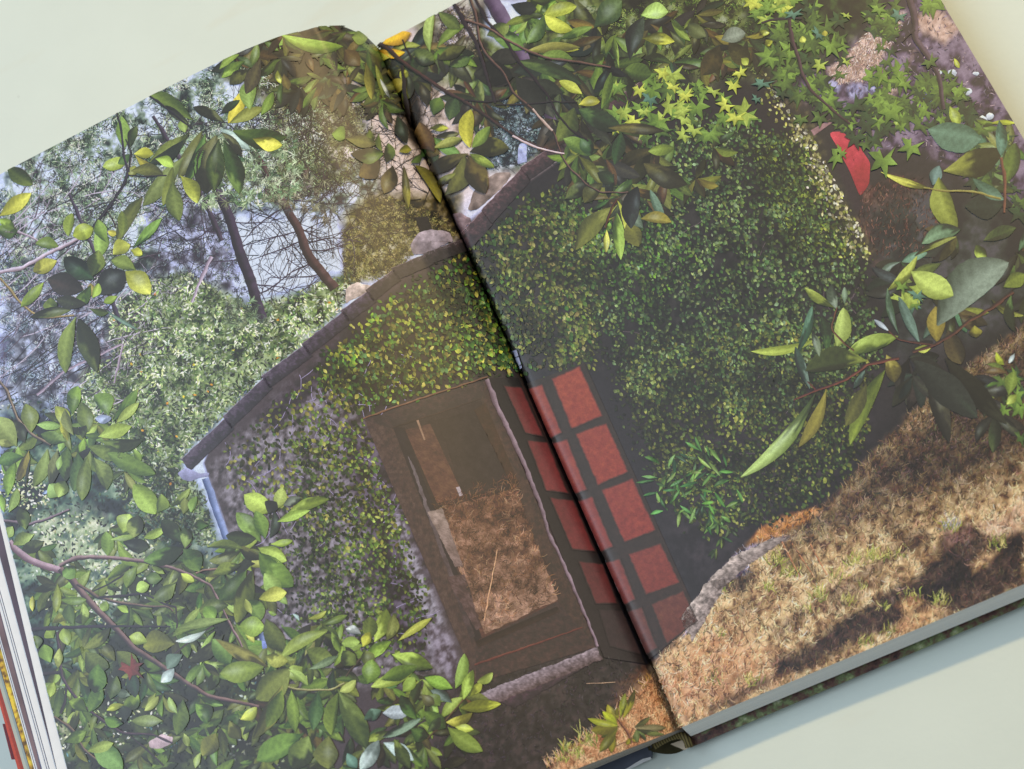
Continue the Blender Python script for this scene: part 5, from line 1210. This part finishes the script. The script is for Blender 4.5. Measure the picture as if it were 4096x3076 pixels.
# sweet gum stars
def star(c, s, rot, col, pts=5, inner=.42):
    c = np.array(c, float); V = [c]; C = [np.array(col, float) * 1.05]
    m_ = pts * 4
    for i in range(m_):
        lobe = i // 4; f = i % 4
        span = 5.0 / pts * 1.05
        a = rot + (lobe - (pts - 1) / 2) * span + (f - 0) * span / 4
        r = s * {0: 1.0 if lobe == pts // 2 else .88, 1: .56, 2: inner, 3: .56}[f] * random.uniform(.93, 1.07)
        V.append(c + r * np.array([math.cos(a), math.sin(a)])); C.append(np.array(col, float) * random.uniform(.86, 1.12))
    V = np.array(V); q = random.uniform(0, 3.14); d = np.array([math.cos(q), math.sin(q)]); k = random.uniform(.5, 1.0)
    V = V - ((V - c) @ d)[:, None] * d * (1 - k)
    C = [x * (1 + .16 * math.sin(q + 2.2 * i / m_ * 3.14)) for i, x in enumerate(C)]
    tri = np.array([[0, i, i + 1] for i in range(1, m_)])
    return np.array(V), np.array(C), tri
sc_ = dict(y=(170, 176, 80), l=(146, 160, 78), g=(108, 130, 66), m=(86, 102, 58), d=(66, 80, 54), t=(88, 114, 92))
bk = Ink()
for poly, n, pal in ((T('C', 430, 60, 900, -20, 1040, 120, 1060, 480, 940, 660, 700, 640, 480, 340), 70, 'gmmdmmdg'), (T('C', 1180, -20, 1420, 20, 1420, 560, 1300, 760, 1180, 640, 1260, 330), 40, 'mgdmm'),
                     (T('C', 840, 620, 1420, 660, 1440, 900, 1240, 940, 960, 820), 40, 'mddgd'), (T('C', 1400, 420, 1800, 480, 1900, 780, 1500, 820, 1380, 700), 44, 'mdgdm'), (T('C', 0, 480, 330, 520, 430, 760, 100, 900, -60, 760), 20, 'lglgm'),
                     (T('B', 1760, 560, 2240, 420, 2240, 900, 1900, 900, 1700, 760), 30, 'lglgglm'), (T('C', 420, -20, 760, -20, 640, 160, 440, 120), 20, 'lgyg'), (T('C', 1560, 780, 2100, 860, 2240, 1400, 2000, 1300), 24, 'mdmd'), (T('F', 1350, 130, 1620, 200, 1560, 340, 1380, 280), 6, 'gtl'), (T('F', 2060, 700, 2220, 720, 2200, 1200, 2100, 1160), 10, 'mdg'), (T('C', 1600, 0, 1680, 0, 1660, 60, 1560, 50), 5, 'lg')):
    for x, y in inside(poly, n):
        bk.add(*star((x, y), random.uniform(19, 38), random.uniform(.6, 2.6), sc_[random.choice(pal)]))
bk.build("printed_star_foliage", 12, "stuff", label="printed lobed leaves hanging at the top right")
SL = """20 620 62 1.2 y|200 590 64 1.6 l|330 550 60 1.3 y|370 470 56 .6 y|280 680 66 2.2 y|345 760 78 1.6 y|75 840 70 1.7 l|560 60 70 2.0 g|720 90 72 1.4 t|960 290 104 1.0 g|880 220 66 2.2 t|640 340 70 1.7 m|890 420 64 1.8 l|1000 1010 100 1.75 g|1300 1030 118 1.4 g|1480 950 92 1.8 g|1350 720 96 .9 g|1290 480 78 1.9 g|1060 100 44 1.2 l|1110 680 92 .6 d|1190 800 104 1.0 d|890 760 70 1.6 m|1120 890 92 1.2 d|1030 985 60 2.0 g|1180 930 60 .8 m|1060 400 46 1.6 l|520 540 80 1.9 t|640 600 66 1.5 d|770 770 60 1.6 m|1600 400 66 .7 m|1440 540 70 1.6 g|1780 640 60 1.4 m|1270 60 60 1.5 g|1400 100 60 1.9 t|480 640 40 1.8 t"""
for i, it in enumerate(SL.split('|')):
    x, y, s, r, c = it.split()
    one("printed_lobed_leaf", star(T1('C', float(x), float(y)), float(s) * TS * 1.15, float(r), sc_[c]), 27 + .06 * i)
for i, (x, y, s, r, c) in enumerate(((1420, 190, 70, 1.4, 'g'), (1520, 250, 84, 1.2, 't'))):
    one("printed_lobed_leaf", star(T1('F', x, y), s * TS, r, sc_[c]), 29 + .06 * i)
for i, (x, y, s, r, c) in enumerate(((1930, 580, 70, 1.3, 'y'), (2080, 470, 80, 1.2, 'y'), (1830, 720, 90, 1.0, 'l'), (2000, 640, 80, 1.6, 't'), (1900, 780, 80, 1.8, 'y'), (2150, 560, 70, 1.5, 'y'), (1770, 830, 60, 1.9, 'y'), (1960, 720, 60, 1.1, 'l'))):
    one("printed_lobed_leaf", star(T1('B', x, y), s * TS, r, sc_[c]), 13.4 + .04 * i)
# one brown leaf among the green ones
one("printed_brown_leaf", star((283, 1440), 38, 0.7, (112, 66, 56), 5, .6), 26, label="brown star shaped dead leaf printed among green leaves")
blob("printed_ground_patch", T('G', 965, 1490, 1050, 1430, 1125, 1455, 1120, 1490, 1050, 1530, 970, 1525), (196, 172, 162), 13.9, .2, 8, 3)
for p_ in (T('G', 1685, 830, 1735, 880), T('G', 1600, 530, 1640, 560)):
    c = p_.mean(0); blob("printed_pipe_glint", c + np.array([(-5, -9), (5, -6), (7, 8), (-3, 10)]), (140, 154, 196), 13.9, .1, 8, 1)

# fig plant at the foot of the left page
def figleaf(lobes, col, layer):
    for x0, y0, x1, y1, wd in lobes:
        fig.add(*leaf_geo(T5(x0, y0)[0], T5(x1, y1)[0], wd * 800 / 2212 / K, col, random.uniform(-.05, .05), fold=random.uniform(-.06, .06), shape=1.15, n=10))
fig = Ink()
for p_, a_, c_ in (((740, 760, 820, 860, 880, 960, 900, 1030), 3, 5), ((870, 950, 920, 860), 2, 2.5), ((880, 1000, 800, 1030, 720, 1060), 2, 2)):
    fig.add(*poly_strip(T5(*p_), a_ * 1.1, c_, (112, 80, 62), (150, 112, 90)))
figleaf([(760, 850, 470, 890, 150), (745, 870, 575, 960, 80), (740, 880, 555, 1115, 130), (720, 960, 680, 1130, 120)], (112, 112, 44), 0)
figleaf([(745, 840, 430, 762, 85), (745, 830, 585, 690, 110), (735, 810, 635, 615, 100), (755, 770, 742, 645, 60), (775, 760, 822, 495, 85), (800, 760, 925, 455, 85)], (146, 150, 52), 0)
figleaf([(930, 850, 1090, 750, 75), (935, 860, 1255, 865, 100), (950, 880, 1240, 935, 70), (950, 880, 960, 1020, 90), (955, 880, 1050, 1000, 60)], (104, 104, 70), 0)
figleaf([(900, 970, 840, 1045, 70), (920, 960, 930, 1020, 80)], (126, 116, 44), 0)
fig.build("printed_fig_plant", 13, None, only='left')
